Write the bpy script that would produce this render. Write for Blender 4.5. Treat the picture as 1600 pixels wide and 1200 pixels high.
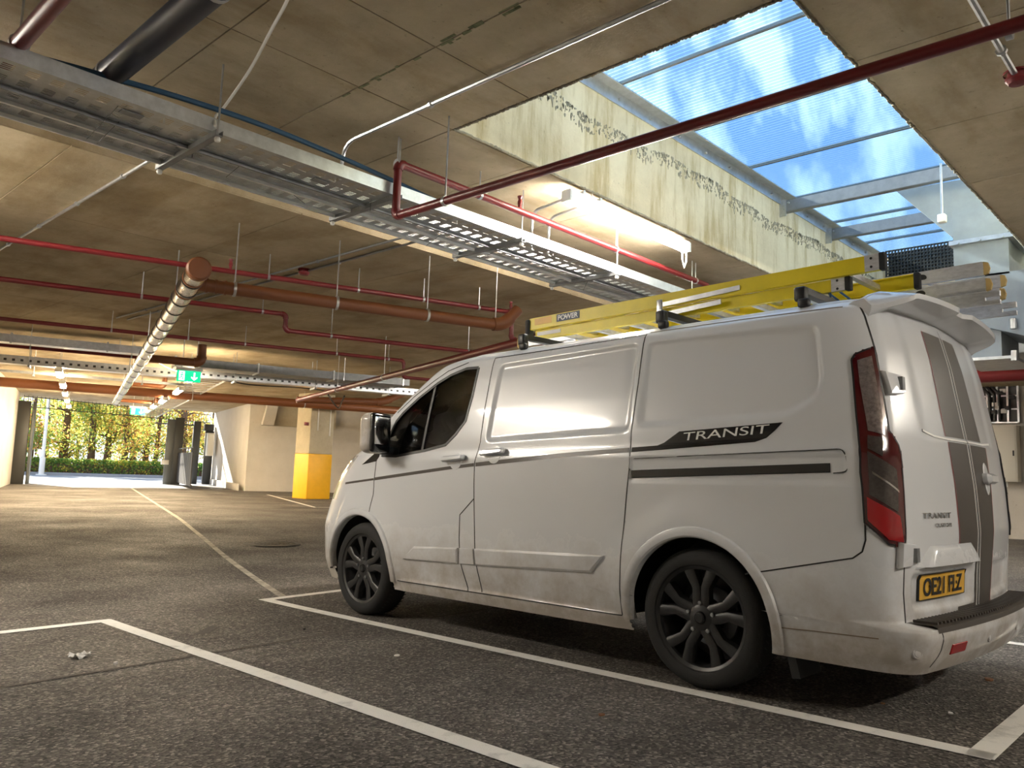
import bpy, bmesh, math, random
import numpy as np
from mathutils import Vector, Matrix
from mathutils.geometry import tessellate_polygon
random.seed(7); rng = np.random.default_rng(7)
for o in list(bpy.data.objects): bpy.data.objects.remove(o)
scene = bpy.context.scene; COLL = scene.collection

# ------------------------------------------------------------------ camera
PITCH, ROLL, YAW, FPX = math.radians(6.386), math.radians(2.0585), math.radians(46.473), 1230.0
CAM = np.array([0, 0, 1.038])
def _basis():
    f = np.array([math.sin(YAW)*math.cos(PITCH), math.cos(YAW)*math.cos(PITCH), math.sin(PITCH)])
    r = np.array([math.cos(YAW), -math.sin(YAW), 0]); u = np.cross(r, f)
    return r*math.cos(ROLL)+u*math.sin(ROLL), -r*math.sin(ROLL)+u*math.cos(ROLL), f
RT, UP, FW = _basis()
cd = bpy.data.cameras.new('camera'); cam = bpy.data.objects.new('camera', cd); COLL.objects.link(cam)
cd.sensor_width = 36; cd.lens = FPX/1600*36; cd.clip_start = .05; cd.clip_end = 500
M = Matrix((RT, UP, -FW)).transposed().to_4x4(); M.translation = Vector(CAM); cam.matrix_world = M
scene.camera = cam
# surveyed points: a sight line met with a plane of the building
def ray(u, v): return FW+RT*(u-800)/FPX+UP*(600-v)/FPX
def atz(u, v, z): r = ray(u, v); return CAM+r*(z-CAM[2])/r[2]
def atx(u, v, x): r = ray(u, v); return CAM+r*(x-CAM[0])/r[0]
def aty(u, v, y): r = ray(u, v); return CAM+r*(y-CAM[1])/r[1]
def line_u(p, d, u):
    n = RT*FPX-FW*(u-800); t = -((np.array(p)-CAM)@n)/(np.array(d)@n); return np.array(p)+np.array(d)*t
CY = math.radians(18.14)
CD = np.array([math.sin(CY), math.cos(CY), 0.0])      # drive aisle, towards the exit
DD = np.array([math.cos(CY), -math.sin(CY), 0.0])     # across the aisle

# ------------------------------------------------------------------ sky, sun, exposure
scene.view_settings.view_transform = 'Standard'; scene.view_settings.look = 'None'
scene.view_settings.gamma = 1; scene.view_settings.use_curve_mapping = False
scene.view_settings.exposure = 1.2
wd = bpy.data.worlds.new('sky'); scene.world = wd; wd.use_nodes = True
nt = wd.node_tree; nt.nodes.clear()
def wn(t, **k):
    n = nt.nodes.new(t)
    for a, b in k.items(): setattr(n, a, b)
    return n
tc = wn('ShaderNodeTexCoord'); mp = wn('ShaderNodeMapping'); mp.inputs['Scale'].default_value = (2.6, 9.0, 4.0); mp.inputs['Rotation'].default_value = (0, 0, .5)
nz = wn('ShaderNodeTexNoise'); nz.inputs['Scale'].default_value = 2.2; nz.inputs['Detail'].default_value = 6; nz.inputs['Roughness'].default_value = .55
cr = wn('ShaderNodeValToRGB'); cr.color_ramp.elements[0].position = .46; cr.color_ramp.elements[0].color = (.13, .30, .58, 1); cr.color_ramp.elements[1].position = .62; cr.color_ramp.elements[1].color = (.92, .95, 1, 1)
bg = wn('ShaderNodeBackground'); bg.inputs['Strength'].default_value = 0.92
wo = wn('ShaderNodeOutputWorld')
nt.links.new(tc.outputs['Generated'], mp.inputs['Vector']); nt.links.new(mp.outputs['Vector'], nz.inputs['Vector']); nt.links.new(nz.outputs['Fac'], cr.inputs['Fac'])
sx = wn('ShaderNodeSeparateXYZ'); nt.links.new(tc.outputs['Generated'], sx.inputs['Vector'])          # whiter towards the horizon
mr = wn('ShaderNodeMapRange'); mr.inputs['From Min'].default_value = 0.0; mr.inputs['From Max'].default_value = .38; nt.links.new(sx.outputs['Z'], mr.inputs['Value'])
mw = wn('ShaderNodeMix'); mw.data_type = 'RGBA'; mw.inputs['A'].default_value = (.92, .94, .96, 1); nt.links.new(mr.outputs['Result'], mw.inputs['Factor']); nt.links.new(cr.outputs['Color'], mw.inputs['B'])
nt.links.new(mw.outputs['Result'], bg.inputs['Color']); nt.links.new(bg.outputs['Background'], wo.inputs['Surface'])
sl = bpy.data.lights.new('sun', 'SUN'); sun = bpy.data.objects.new('sun', sl); COLL.objects.link(sun)
sl.energy = 13.0; sl.color = (1, .93, .8); sl.angle = .02
_sd = Vector((-.06, .85, .50)).normalized()            # towards the sun
sun.rotation_euler = _sd.to_track_quat('Z', 'Y').to_euler(); sun.location = (0, 40, 30)

# ------------------------------------------------------------------ materials
MATS = {}
def mat(name, col, rough=.5, metal=0., spec=.5, noise=0, nscale=8, bump=0, bscale=60, col2=None, emit=None, estr=0, trans=0, coat=0, stretch=(1, 1, 1), lo=.35, hi=.65):
    m = bpy.data.materials.new(name); m.use_nodes = True; t = m.node_tree; b = t.nodes['Principled BSDF']
    b.inputs['Base Color'].default_value = (*col, 1); b.inputs['Roughness'].default_value = rough; b.inputs['Metallic'].default_value = metal
    b.inputs['Specular IOR Level'].default_value = spec; b.inputs['Coat Weight'].default_value = coat; b.inputs['Transmission Weight'].default_value = trans
    b.inputs['Coat Roughness'].default_value = .06
    if emit: b.inputs['Emission Color'].default_value = (*emit, 1); b.inputs['Emission Strength'].default_value = estr
    if noise or bump:
        c = t.nodes.new('ShaderNodeTexCoord'); mp = t.nodes.new('ShaderNodeMapping'); mp.inputs['Scale'].default_value = stretch
        t.links.new(c.outputs['Object'], mp.inputs['Vector'])
    if noise:
        n = t.nodes.new('ShaderNodeTexNoise'); n.inputs['Scale'].default_value = nscale; n.inputs['Detail'].default_value = 8; n.inputs['Roughness'].default_value = .65
        r = t.nodes.new('ShaderNodeValToRGB'); r.color_ramp.elements[0].position = lo; r.color_ramp.elements[1].position = hi
        c2 = col2 or tuple(x*(1-noise) for x in col)
        r.color_ramp.elements[0].color = (*c2, 1); r.color_ramp.elements[1].color = (*col, 1)
        t.links.new(mp.outputs['Vector'], n.inputs['Vector']); t.links.new(n.outputs['Fac'], r.inputs['Fac']); t.links.new(r.outputs['Color'], b.inputs['Base Color'])
    if bump:
        n = t.nodes.new('ShaderNodeTexNoise'); n.inputs['Scale'].default_value = bscale; n.inputs['Detail'].default_value = 6
        bp = t.nodes.new('ShaderNodeBump'); bp.inputs['Strength'].default_value = bump; bp.inputs['Distance'].default_value = .01
        t.links.new(mp.outputs['Vector'], n.inputs['Vector']); t.links.new(n.outputs['Fac'], bp.inputs['Height']); t.links.new(bp.outputs['Normal'], b.inputs['Normal'])
    MATS[name] = m; return m
def concrete(name, c1, c2, streak=None, sscale=(6, 6, .5), vscale=1.2, bump=.25):
    m = mat(name, c1, rough=.85, spec=.25); t = m.node_tree; b = t.nodes['Principled BSDF']
    c = t.nodes.new('ShaderNodeTexCoord')
    def N(scale, det=8, stretch=None):
        n = t.nodes.new('ShaderNodeTexNoise'); n.inputs['Scale'].default_value = scale; n.inputs['Detail'].default_value = det; n.inputs['Roughness'].default_value = .68
        if stretch:
            mp = t.nodes.new('ShaderNodeMapping'); mp.inputs['Scale'].default_value = stretch; t.links.new(c.outputs['Object'], mp.inputs['Vector']); t.links.new(mp.outputs['Vector'], n.inputs['Vector'])
        else: t.links.new(c.outputs['Object'], n.inputs['Vector'])
        return n
    def ramp(n, a, bb, p0, p1):
        r = t.nodes.new('ShaderNodeValToRGB'); r.color_ramp.elements[0].position = p0; r.color_ramp.elements[1].position = p1
        r.color_ramp.elements[0].color = (*a, 1); r.color_ramp.elements[1].color = (*bb, 1); t.links.new(n.outputs['Fac'], r.inputs['Fac']); return r
    big = ramp(N(vscale), c2, c1, .33, .62)
    pores = ramp(N(26, 4), (.45,)*3, (1,)*3, .27, .36)
    mx = t.nodes.new('ShaderNodeMix'); mx.data_type = 'RGBA'; mx.blend_type = 'MULTIPLY'; mx.inputs['Factor'].default_value = .7
    t.links.new(big.outputs['Color'], mx.inputs['A']); t.links.new(pores.outputs['Color'], mx.inputs['B']); out = mx.outputs['Result']
    if streak:
        st = ramp(N(1.0, 6, sscale), streak, (1, 1, 1), .36, .52)
        m2 = t.nodes.new('ShaderNodeMix'); m2.data_type = 'RGBA'; m2.blend_type = 'MULTIPLY'; m2.inputs['Factor'].default_value = .8
        t.links.new(out, m2.inputs['A']); t.links.new(st.outputs['Color'], m2.inputs['B']); out = m2.outputs['Result']
    t.links.new(out, b.inputs['Base Color'])
    bp = t.nodes.new('ShaderNodeBump'); bp.inputs['Strength'].default_value = bump; bp.inputs['Distance'].default_value = .02
    n = N(18, 8); t.links.new(n.outputs['Fac'], bp.inputs['Height']); t.links.new(bp.outputs['Normal'], b.inputs['Normal'])
    return m
concrete('soffit', (.56, .475, .335), (.37, .305, .205), streak=(.72, .66, .55), sscale=(.5, 1.6, 1))
concrete('soffit_far', (.52, .43, .285), (.35, .28, .175), streak=(.7, .64, .52), sscale=(1.6, .5, 1))
concrete('upstand', (.76, .68, .50), (.60, .52, .36), streak=(.62, .54, .36), sscale=(5, 1, .7), bump=.5)
concrete('rough_concrete', (.44, .40, .31), (.28, .25, .19), vscale=14, bump=.9)
concrete('wall_paint', (.62, .58, .52), (.56, .52, .46), bump=.05)
concrete('column_concrete', (.50, .44, .32), (.40, .34, .24), bump=.15)
mat('yellow_paint', (.90, .47, .012), .5, noise=.08, nscale=5)
mat('galv', (.60, .62, .64), .34, .9, noise=.22, nscale=14)
mat('galv_dark', (.30, .31, .32), .5, .75, noise=.2, nscale=10)
mat('galv_duct', (.30, .34, .37), .6, .2, noise=.14, nscale=5)
mat('steel_white', (.78, .78, .76), .4, .2)
mat('red_pipe', (.155, .010, .013), .4, coat=.15)
mat('brown_pipe', (.17, .055, .016), .48)
mat('foil', (.62, .58, .54), .20, 1.0, noise=.55, nscale=22, bump=.9, bscale=30)
mat('navy_pipe', (.010, .014, .035), .42)
mat('blue_cable', (.03, .10, .20), .5)
mat('white_plastic', (.80, .79, .75), .4)
mat('black_plastic', (.012, .012, .013), .45)
mat('black_rubber', (.010, .010, .010), .75, bump=.15, bscale=160)
mat('wheel_black', (.030, .030, .031), .40, .1, noise=.4, nscale=20)
mat('gloss_black', (.008, .008, .009), .12, coat=.6)
mat('stripe_grey', (.075, .065, .057), .4)
mat('stripe_red', (.30, .05, .05), .45)
mat('chrome', (.75, .75, .75), .15, 1)
mat('interior', (.02, .02, .022), .7)
mat('red_lens', (.075, .003, .006), .14, coat=1); mat('brake_lens', (.34, .006, .010), .14, coat=1)
mat('clear_lens', (.34, .29, .28), .12, .4, coat=1, noise=.5, nscale=60)
mat('smoke_lens', (.10, .085, .08), .12, .3, coat=1, noise=.4, nscale=60)
mat('red_reflector', (.30, .008, .012), .25)
mat('plate_yellow', (.80, .46, .055), .45, noise=.15, nscale=10)
mat('plate_black', (.01, .01, .01), .5)
mat('ladder_yellow', (.78, .62, .006), .42, noise=.10, nscale=9)
mat('aluminium', (.72, .73, .76), .42, .75, noise=.25, nscale=22, stretch=(1, 1, 3))
mat('wood_end', (.52, .36, .13), .6)
mat('label_navy', (.02, .04, .08), .5)
mat('label_white', (.85, .85, .82), .5)
mat('sign_green', (.0, .38, .17), .4, emit=(.0, .40, .18), estr=.9)
mat('sign_white', (.85, .9, .85), .4, emit=(.8, 1, .85), estr=1.1)
mat('tube', (1, .93, .8), .4, emit=(1, .93, .82), estr=105)
mat('tube_warm', (1, .9, .72), .4, emit=(1, .80, .52), estr=125)
mat('line_paint', (.84, .82, .77), .75, noise=.30, nscale=9, bump=.3, bscale=200, lo=.30, hi=.46)
mat('joint_tar', (.10, .085, .07), .9, noise=.3, nscale=12)
mat('paper', (.75, .73, .70), .8)
mat('iron', (.035, .032, .03), .6, .4, bump=.4, bscale=60)
mat('gate_grey', (.055, .055, .052), .5, .2)
mat('gate_mesh', (.14, .15, .15), .5, .3)
mat('cabinet', (.72, .69, .60), .5)
mat('bark', (.16, .10, .065), .9, noise=.4, nscale=8, bump=.6, bscale=20)
mat('pavement', (.34, .36, .40), .9, noise=.15, nscale=.8)
mat('brick', (.40, .20, .12), .9, noise=.3, nscale=6)
mat('soil', (.12, .085, .05), .95, noise=.3, nscale=3)
mat('leaf_litter', (.20, .09, .04), .8)
mat('head_lens', (.55, .57, .6), .08, .2, coat=1)
mat('grime', (.23, .18, .13), .9)
def asphalt():
    m = mat('asphalt', (.05, .05, .05), .9, spec=.35); t = m.node_tree; b = t.nodes['Principled BSDF']; c = t.nodes.new('ShaderNodeTexCoord')
    v = t.nodes.new('ShaderNodeTexVoronoi'); v.inputs['Scale'].default_value = 85; t.links.new(c.outputs['Object'], v.inputs['Vector'])
    r = t.nodes.new('ShaderNodeValToRGB'); e = r.color_ramp.elements; e[0].position = 0; e[0].color = (.045, .043, .041, 1); e[1].position = 1; e[1].color = (.40, .375, .35, 1)
    k = e.new(.45); k.color = (.115, .108, .10, 1); k = e.new(.82); k.color = (.19, .178, .165, 1)
    sp = t.nodes.new('ShaderNodeSeparateColor'); t.links.new(v.outputs['Color'], sp.inputs['Color']); t.links.new(sp.outputs['Red'], r.inputs['Fac'])
    n = t.nodes.new('ShaderNodeTexNoise'); n.inputs['Scale'].default_value = .7; n.inputs['Detail'].default_value = 7; n.inputs['Roughness'].default_value = .6; t.links.new(c.outputs['Object'], n.inputs['Vector'])
    r2 = t.nodes.new('ShaderNodeValToRGB'); r2.color_ramp.elements[0].position = .33; r2.color_ramp.elements[1].position = .68; r2.color_ramp.elements[0].color = (.50, .47, .44, 1); r2.color_ramp.elements[1].color = (1.0, .96, .92, 1)
    t.links.new(n.outputs['Fac'], r2.inputs['Fac'])
    mx = t.nodes.new('ShaderNodeMix'); mx.data_type = 'RGBA'; mx.blend_type = 'MULTIPLY'; mx.inputs['Factor'].default_value = 1
    t.links.new(r.outputs['Color'], mx.inputs['A']); t.links.new(r2.outputs['Color'], mx.inputs['B']); t.links.new(mx.outputs['Result'], b.inputs['Base Color'])
    r3 = t.nodes.new('ShaderNodeMapRange'); r3.inputs['From Min'].default_value = .35; r3.inputs['From Max'].default_value = .7; r3.inputs['To Min'].default_value = .92; r3.inputs['To Max'].default_value = .55
    t.links.new(n.outputs['Fac'], r3.inputs['Value']); t.links.new(r3.outputs['Result'], b.inputs['Roughness'])
    bp = t.nodes.new('ShaderNodeBump'); bp.inputs['Strength'].default_value = .8; bp.inputs['Distance'].default_value = .006
    t.links.new(v.outputs['Distance'], bp.inputs['Height']); t.links.new(bp.outputs['Normal'], b.inputs['Normal'])
asphalt()
def van_paint():
    m = mat('van_white', (.73, .75, .78), .32, spec=.5, coat=.55); t = m.node_tree; b = t.nodes['Principled BSDF']; c = t.nodes.new('ShaderNodeTexCoord')
    s = t.nodes.new('ShaderNodeSeparateXYZ'); t.links.new(c.outputs['Object'], s.inputs['Vector'])
    h = t.nodes.new('ShaderNodeMapRange'); h.inputs['From Min'].default_value = .92; h.inputs['From Max'].default_value = .22; t.links.new(s.outputs['Z'], h.inputs['Value'])
    n = t.nodes.new('ShaderNodeTexNoise'); n.inputs['Scale'].default_value = 5; n.inputs['Detail'].default_value = 9; n.inputs['Roughness'].default_value = .7; t.links.new(c.outputs['Object'], n.inputs['Vector'])
    mu = t.nodes.new('ShaderNodeMath'); mu.operation = 'MULTIPLY'; t.links.new(h.outputs['Result'], mu.inputs[0]); t.links.new(n.outputs['Fac'], mu.inputs[1])
    r = t.nodes.new('ShaderNodeValToRGB'); r.color_ramp.elements[0].position = .16; r.color_ramp.elements[1].position = .52; r.color_ramp.elements[0].color = (0, 0, 0, 1); r.color_ramp.elements[1].color = (.85, .85, .85, 1); t.links.new(mu.outputs[0], r.inputs['Fac'])
    mx = t.nodes.new('ShaderNodeMix'); mx.data_type = 'RGBA'; mx.inputs['A'].default_value = (.73, .75, .78, 1); mx.inputs['B'].default_value = (.36, .31, .25, 1)
    t.links.new(r.outputs['Color'], mx.inputs['Factor'])
    g = t.nodes.new('ShaderNodeNewGeometry'); m2 = t.nodes.new('ShaderNodeMix'); m2.data_type = 'RGBA'; m2.inputs['B'].default_value = (.02, .02, .022, 1)   # unpainted trim inside the cab
    t.links.new(g.outputs['Backfacing'], m2.inputs['Factor']); t.links.new(mx.outputs['Result'], m2.inputs['A']); t.links.new(m2.outputs['Result'], b.inputs['Base Color'])
    rr = t.nodes.new('ShaderNodeMapRange'); rr.inputs['To Min'].default_value = .26; rr.inputs['To Max'].default_value = .75; t.links.new(r.outputs['Color'], rr.inputs['Value']); t.links.new(rr.outputs['Result'], b.inputs['Roughness'])
van_paint()
def glassy(name, tint, mixfac, rough=.02):
    m = bpy.data.materials.new(name); m.use_nodes = True; t = m.node_tree; t.nodes.clear()
    o = t.nodes.new('ShaderNodeOutputMaterial'); mx = t.nodes.new('ShaderNodeMixShader'); tr = t.nodes.new('ShaderNodeBsdfTransparent'); gl = t.nodes.new('ShaderNodeBsdfGlossy'); fr = t.nodes.new('ShaderNodeFresnel')
    tr.inputs['Color'].default_value = (*tint, 1); gl.inputs['Roughness'].default_value = rough; fr.inputs['IOR'].default_value = mixfac
    t.links.new(fr.outputs['Fac'], mx.inputs['Fac']); t.links.new(tr.outputs[0], mx.inputs[1]); t.links.new(gl.outputs[0], mx.inputs[2]); t.links.new(mx.outputs[0], o.inputs['Surface']); MATS[name] = m
glassy('car_glass', (.66, .68, .66), 1.5)
def poly_sheet(name, tint, tfac, white):
    m = bpy.data.materials.new(name); m.use_nodes = True; t = m.node_tree; t.nodes.clear()
    o = t.nodes.new('ShaderNodeOutputMaterial'); mx = t.nodes.new('ShaderNodeMixShader'); tr = t.nodes.new('ShaderNodeBsdfTransparent'); tl = t.nodes.new('ShaderNodeBsdfTranslucent')
    tr.inputs['Color'].default_value = (*tint, 1); tl.inputs['Color'].default_value = (*white, 1); mx.inputs['Fac'].default_value = tfac
    t.links.new(tr.outputs[0], mx.inputs[1]); t.links.new(tl.outputs[0], mx.inputs[2]); t.links.new(mx.outputs[0], o.inputs['Surface']); MATS[name] = m
poly_sheet('poly_sheet', (.84, .92, .97), .03, (.7, .8, .9))
poly_sheet('poly_rib', (.70, .80, .88), .10, (.55, .65, .75))
def leaf_mat(name, col):
    m = bpy.data.materials.new(name); m.use_nodes = True; t = m.node_tree; t.nodes.clear()
    o = t.nodes.new('ShaderNodeOutputMaterial'); mx = t.nodes.new('ShaderNodeMixShader'); d = t.nodes.new('ShaderNodeBsdfDiffuse'); tl = t.nodes.new('ShaderNodeBsdfTranslucent')
    oi = t.nodes.new('ShaderNodeTexCoord'); n = t.nodes.new('ShaderNodeTexNoise'); n.inputs['Scale'].default_value = 1.3; t.links.new(oi.outputs['Object'], n.inputs['Vector'])
    r = t.nodes.new('ShaderNodeValToRGB'); r.color_ramp.elements[0].position = .35; r.color_ramp.elements[1].position = .65
    r.color_ramp.elements[0].color = (col[0]*.55, col[1]*.75, col[2]*.8, 1); r.color_ramp.elements[1].color = (min(1, col[0]*1.35), col[1]*1.15, col[2], 1); t.links.new(n.outputs['Fac'], r.inputs['Fac'])
    t.links.new(r.outputs['Color'], d.inputs['Color']); t.links.new(r.outputs['Color'], tl.inputs['Color']); mx.inputs['Fac'].default_value = .62
    t.links.new(d.outputs[0], mx.inputs[1]); t.links.new(tl.outputs[0], mx.inputs[2]); t.links.new(mx.outputs[0], o.inputs['Surface']); MATS[name] = m
leaf_mat('leaf_green', (.30, .44, .12)); leaf_mat('leaf_yellow', (.74, .62, .16)); leaf_mat('leaf_rust', (.62, .33, .14)); leaf_mat('leaf_hedge', (.26, .42, .12))

# ------------------------------------------------------------------ mesh helpers
class MB:
    def __init__(s): s.v = []; s.f = []
    def add(s, vs, fs):
        n = len(s.v); s.v.extend([tuple(map(float, p)) for p in vs]); s.f.extend([tuple(n+i for i in f) for f in fs]); return s
    def box(s, c, size, ax=None):
        c = np.array(c, float); h = np.array(size, float)/2; A = np.eye(3) if ax is None else np.array(ax, float)
        vs = [c+A[0]*h[0]*a+A[1]*h[1]*b+A[2]*h[2]*d for a in (-1, 1) for b in (-1, 1) for d in (-1, 1)]
        return s.add(vs, [(0, 1, 3, 2), (4, 6, 7, 5), (0, 4, 5, 1), (2, 3, 7, 6), (0, 2, 6, 4), (1, 5, 7, 3)])
    def bar(s, p, q, w, h, upv=(0, 0, 1)):
        p = np.array(p, float); q = np.array(q, float); d = q-p; L = np.linalg.norm(d); d /= L; sd = np.cross(d, np.array(upv, float)); sd /= np.linalg.norm(sd); u = np.cross(sd, d)
        return s.box((p+q)/2, (L, w, h), (d, sd, u))
    def tube(s, pts, r, n=10, caps=True):
        pts = [np.array(p, float) for p in pts]; rs = r if hasattr(r, '__len__') else [r]*len(pts); rings = []; prev = None
        for i, p in enumerate(pts):
            d = (pts[min(i+1, len(pts)-1)]-pts[max(i-1, 0)]); d /= np.linalg.norm(d)
            if prev is None:
                a = np.array([0, 0, 1.]) if abs(d[2]) < .9 else np.array([1., 0, 0]); x = np.cross(d, a)
            else: x = prev-d*(prev@d)
            x /= np.linalg.norm(x); prev = x; y = np.cross(d, x)
            rings.append([p+rs[i]*(x*math.cos(2*math.pi*k/n)+y*math.sin(2*math.pi*k/n)) for k in range(n)])
        vs = [v for rg in rings for v in rg]; fs = []
        for i in range(len(pts)-1):
            for k in range(n): fs.append((i*n+k, i*n+(k+1) % n, (i+1)*n+(k+1) % n, (i+1)*n+k))
        if caps: fs.append(tuple(range(n-1, -1, -1))); fs.append(tuple((len(pts)-1)*n+k for k in range(n)))
        return s.add(vs, fs)
    def lathe(s, prof, o=(0, 0, 0), ax=(0, 1, 0), n=32):   # prof: (radius, along axis)
        a = np.array(ax, float); a /= np.linalg.norm(a); b = np.array([0, 0, 1.]) if abs(a[2]) < .9 else np.array([1., 0, 0]); x = np.cross(a, b); x /= np.linalg.norm(x); y = np.cross(a, x); o = np.array(o, float)
        vs = [o+a*h+r*(x*math.cos(2*math.pi*k/n)+y*math.sin(2*math.pi*k/n)) for r, h in prof for k in range(n)]
        fs = [(i*n+k, i*n+(k+1) % n, (i+1)*n+(k+1) % n, (i+1)*n+k) for i in range(len(prof)-1) for k in range(n)]
        return s.add(vs, fs)
    def prism(s, poly, fn, t0, t1):    # poly of 2-D points, fn(a,b,t)->3-D
        n = len(poly); vs = [fn(a, b, t0) for a, b in poly]+[fn(a, b, t1) for a, b in poly]
        tri = tessellate_polygon([[Vector((a, b, 0)) for a, b in poly]])
        fs = [tuple(t) for t in tri]+[tuple(n+i for i in reversed(t)) for t in tri]+[(i, (i+1) % n, n+(i+1) % n, n+i) for i in range(n)]
        return s.add(vs, fs)
    def build(s, name, m, parent=None, smooth=False, fix=True):
        me = bpy.data.meshes.new(name); me.from_pydata(s.v, [], s.f); me.update()
        if fix:
            bm = bmesh.new(); bm.from_mesh(me); bmesh.ops.recalc_face_normals(bm, faces=bm.faces); bm.to_mesh(me); bm.free()
        if smooth:
            me.polygons.foreach_set('use_smooth', [True]*len(me.polygons))
            try: me.set_sharp_from_angle(angle=math.radians(40))
            except Exception: pass
        if m: me.materials.append(MATS[m] if isinstance(m, str) else m)
        o = bpy.data.objects.new(name, me); COLL.objects.link(o)
        if parent: o.parent = parent
        return o
def tag(o, label, cat, group=None, kind=None):
    if label: o['label'] = label
    if cat: o['category'] = cat
    if group: o['group'] = group
    if kind: o['kind'] = kind
    return o
def thing(name, label, cat, loc=(0, 0, 0), group=None):
    o = bpy.data.objects.new(name, None); COLL.objects.link(o); o.location = loc; o.empty_display_size = .1
    return tag(o, label, cat, group)
def struct(o): o['kind'] = 'structure'; return o
def rbox(name, c, size, m, parent=None, bev=.02, seg=2, ax=None, smooth=True):
    o = MB().box(c, size, ax).build(name, m, parent); bm = bmesh.new(); bm.from_mesh(o.data)
    bmesh.ops.bevel(bm, geom=list(bm.edges), offset=bev, segments=seg, affect='EDGES', profile=.5); bm.to_mesh(o.data); bm.free()
    if smooth:
        o.data.polygons.foreach_set('use_smooth', [True]*len(o.data.polygons)); o.data.set_sharp_from_angle(angle=math.radians(50))
    return o
def copy_tree(o, loc=None, label=None):
    c = o.copy(); COLL.objects.link(c)
    if loc is not None: c.location = loc
    if label: c['label'] = label
    for ch in list(o.children):
        d = ch.copy(); COLL.objects.link(d); d.parent = c
        for g in list(ch.children):
            e = g.copy(); COLL.objects.link(e); e.parent = d
    return c
def text_mesh(txt, name, m, parent, fn, width, height, thick=.002, shear=0., bold=0.):
    cu = bpy.data.curves.new('t', 'FONT'); cu.body = txt; cu.extrude = .5; cu.offset = bold; to = bpy.data.objects.new('t', cu); COLL.objects.link(to)
    dg = bpy.context.evaluated_depsgraph_get(); me = bpy.data.meshes.new_from_object(to.evaluated_get(dg)); bpy.data.objects.remove(to); bpy.data.curves.remove(cu)
    co = np.zeros(len(me.vertices)*3); me.vertices.foreach_get('co', co); co = co.reshape(-1, 3)
    mn, mxx = co.min(0), co.max(0); a = (co[:, 0]-mn[0])/(mxx[0]-mn[0])*width; b = (co[:, 1]-mn[1])/(mxx[1]-mn[1])*height; a = a+shear*b
    t = np.where(co[:, 2] > 0, thick, 0)
    me.vertices.foreach_set('co', np.array([fn(x, y, h) for x, y, h in zip(a, b, t)], float).ravel()); me.name = name; me.update(); me.materials.clear(); me.materials.append(MATS[m])
    o = bpy.data.objects.new(name, me); COLL.objects.link(o); o.parent = parent; return o

# ------------------------------------------------------------------ floor, ceiling, walls
FYS = [-12, 6.0, 7.2, 9.0, 11, 14, 90]; FZS = [.362, -.1007, -.112, -.108, -.06, 0, 0]
def zf(x, y):
    return sum(np.interp(np.asarray(y, float)+d, FYS, FZS) for d in (-.6, -.3, 0, .3, .6))/5
def grid_mesh(name, x0, x1, y0, y1, nx, ny, m, zoff=0.):
    xs = np.linspace(x0, x1, nx+1); ys = np.linspace(y0, y1, ny+1); b = MB()
    vs = [(x, y, float(zf(x, y))+zoff) for y in ys for x in xs]; fs = [(j*(nx+1)+i, j*(nx+1)+i+1, (j+1)*(nx+1)+i+1, (j+1)*(nx+1)+i) for j in range(ny) for i in range(nx)]
    return b.add(vs, fs).build(name, m, smooth=True, fix=False)
EXL = atz(20, 756, 0); EXR = atz(327, 757, 0)                  # exit jambs
floor = struct(grid_mesh('floor', -12, 62, -9, 34.6, 30, 130, 'asphalt'))
def drape(name, path, w, m='line_paint', off=.004, step=.25):
    pts = []
    for a, b in zip(path[:-1], path[1:]):
        a = np.array(a[:2], float); b = np.array(b[:2], float); k = max(1, int(np.linalg.norm(b-a)/step))
        pts += [a+(b-a)*i/k for i in range(k)]
    pts.append(np.array(path[-1][:2], float)); b = MB(); vs = []; fs = []
    for i, p in enumerate(pts):
        d = pts[min(i+1, len(pts)-1)]-pts[max(i-1, 0)]; d /= np.linalg.norm(d); nn = np.array([-d[1], d[0]])*w/2
        for q in (p+nn, p-nn): vs.append((q[0], q[1], float(zf(*q))+off))
    for i in range(len(pts)-1): fs.append((2*i, 2*i+1, 2*i+3, 2*i+2))
    return b.add(vs, fs).build(name, m, floor, fix=False)
LW = .10
drape('painted_line', [(2.19, 5.95), (2.23, -3.5)], LW)
drape('painted_line', [(2.235, 5.91), (-.6, 5.80)], LW)
drape('painted_line', [(3.53, 6.14), (3.53, .78)], LW)
drape('painted_line', [(3.49, 6.10), (6.4, 6.42)], LW)
drape('painted_line', [(3.49, .82), (6.4, .80)], LW)
drape('painted_line', [(6.27, 6.4), (6.25, -2.5)], LW)
mat('line_worn', (.42, .38, .31), .85, noise=.45, nscale=6, lo=.38, hi=.55)
a0 = np.array([3.72, 6.14]); drape('painted_line', [a0, a0+CD[:2]*28.0], .07, 'line_worn', off=.003)
p = atz(418, 773, 0); q = atz(492, 793, 0); drape('painted_line', [p, q, q+DD*3], .10)
p = atz(432, 776, 0); drape('painted_line', [p, p+DD*9], .10)
drape('asphalt_joint', [(-1.6, 4.28), (1.2, 4.37), (3.4, 4.52), (6, 4.62)], .035, 'joint_tar', .003)
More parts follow.
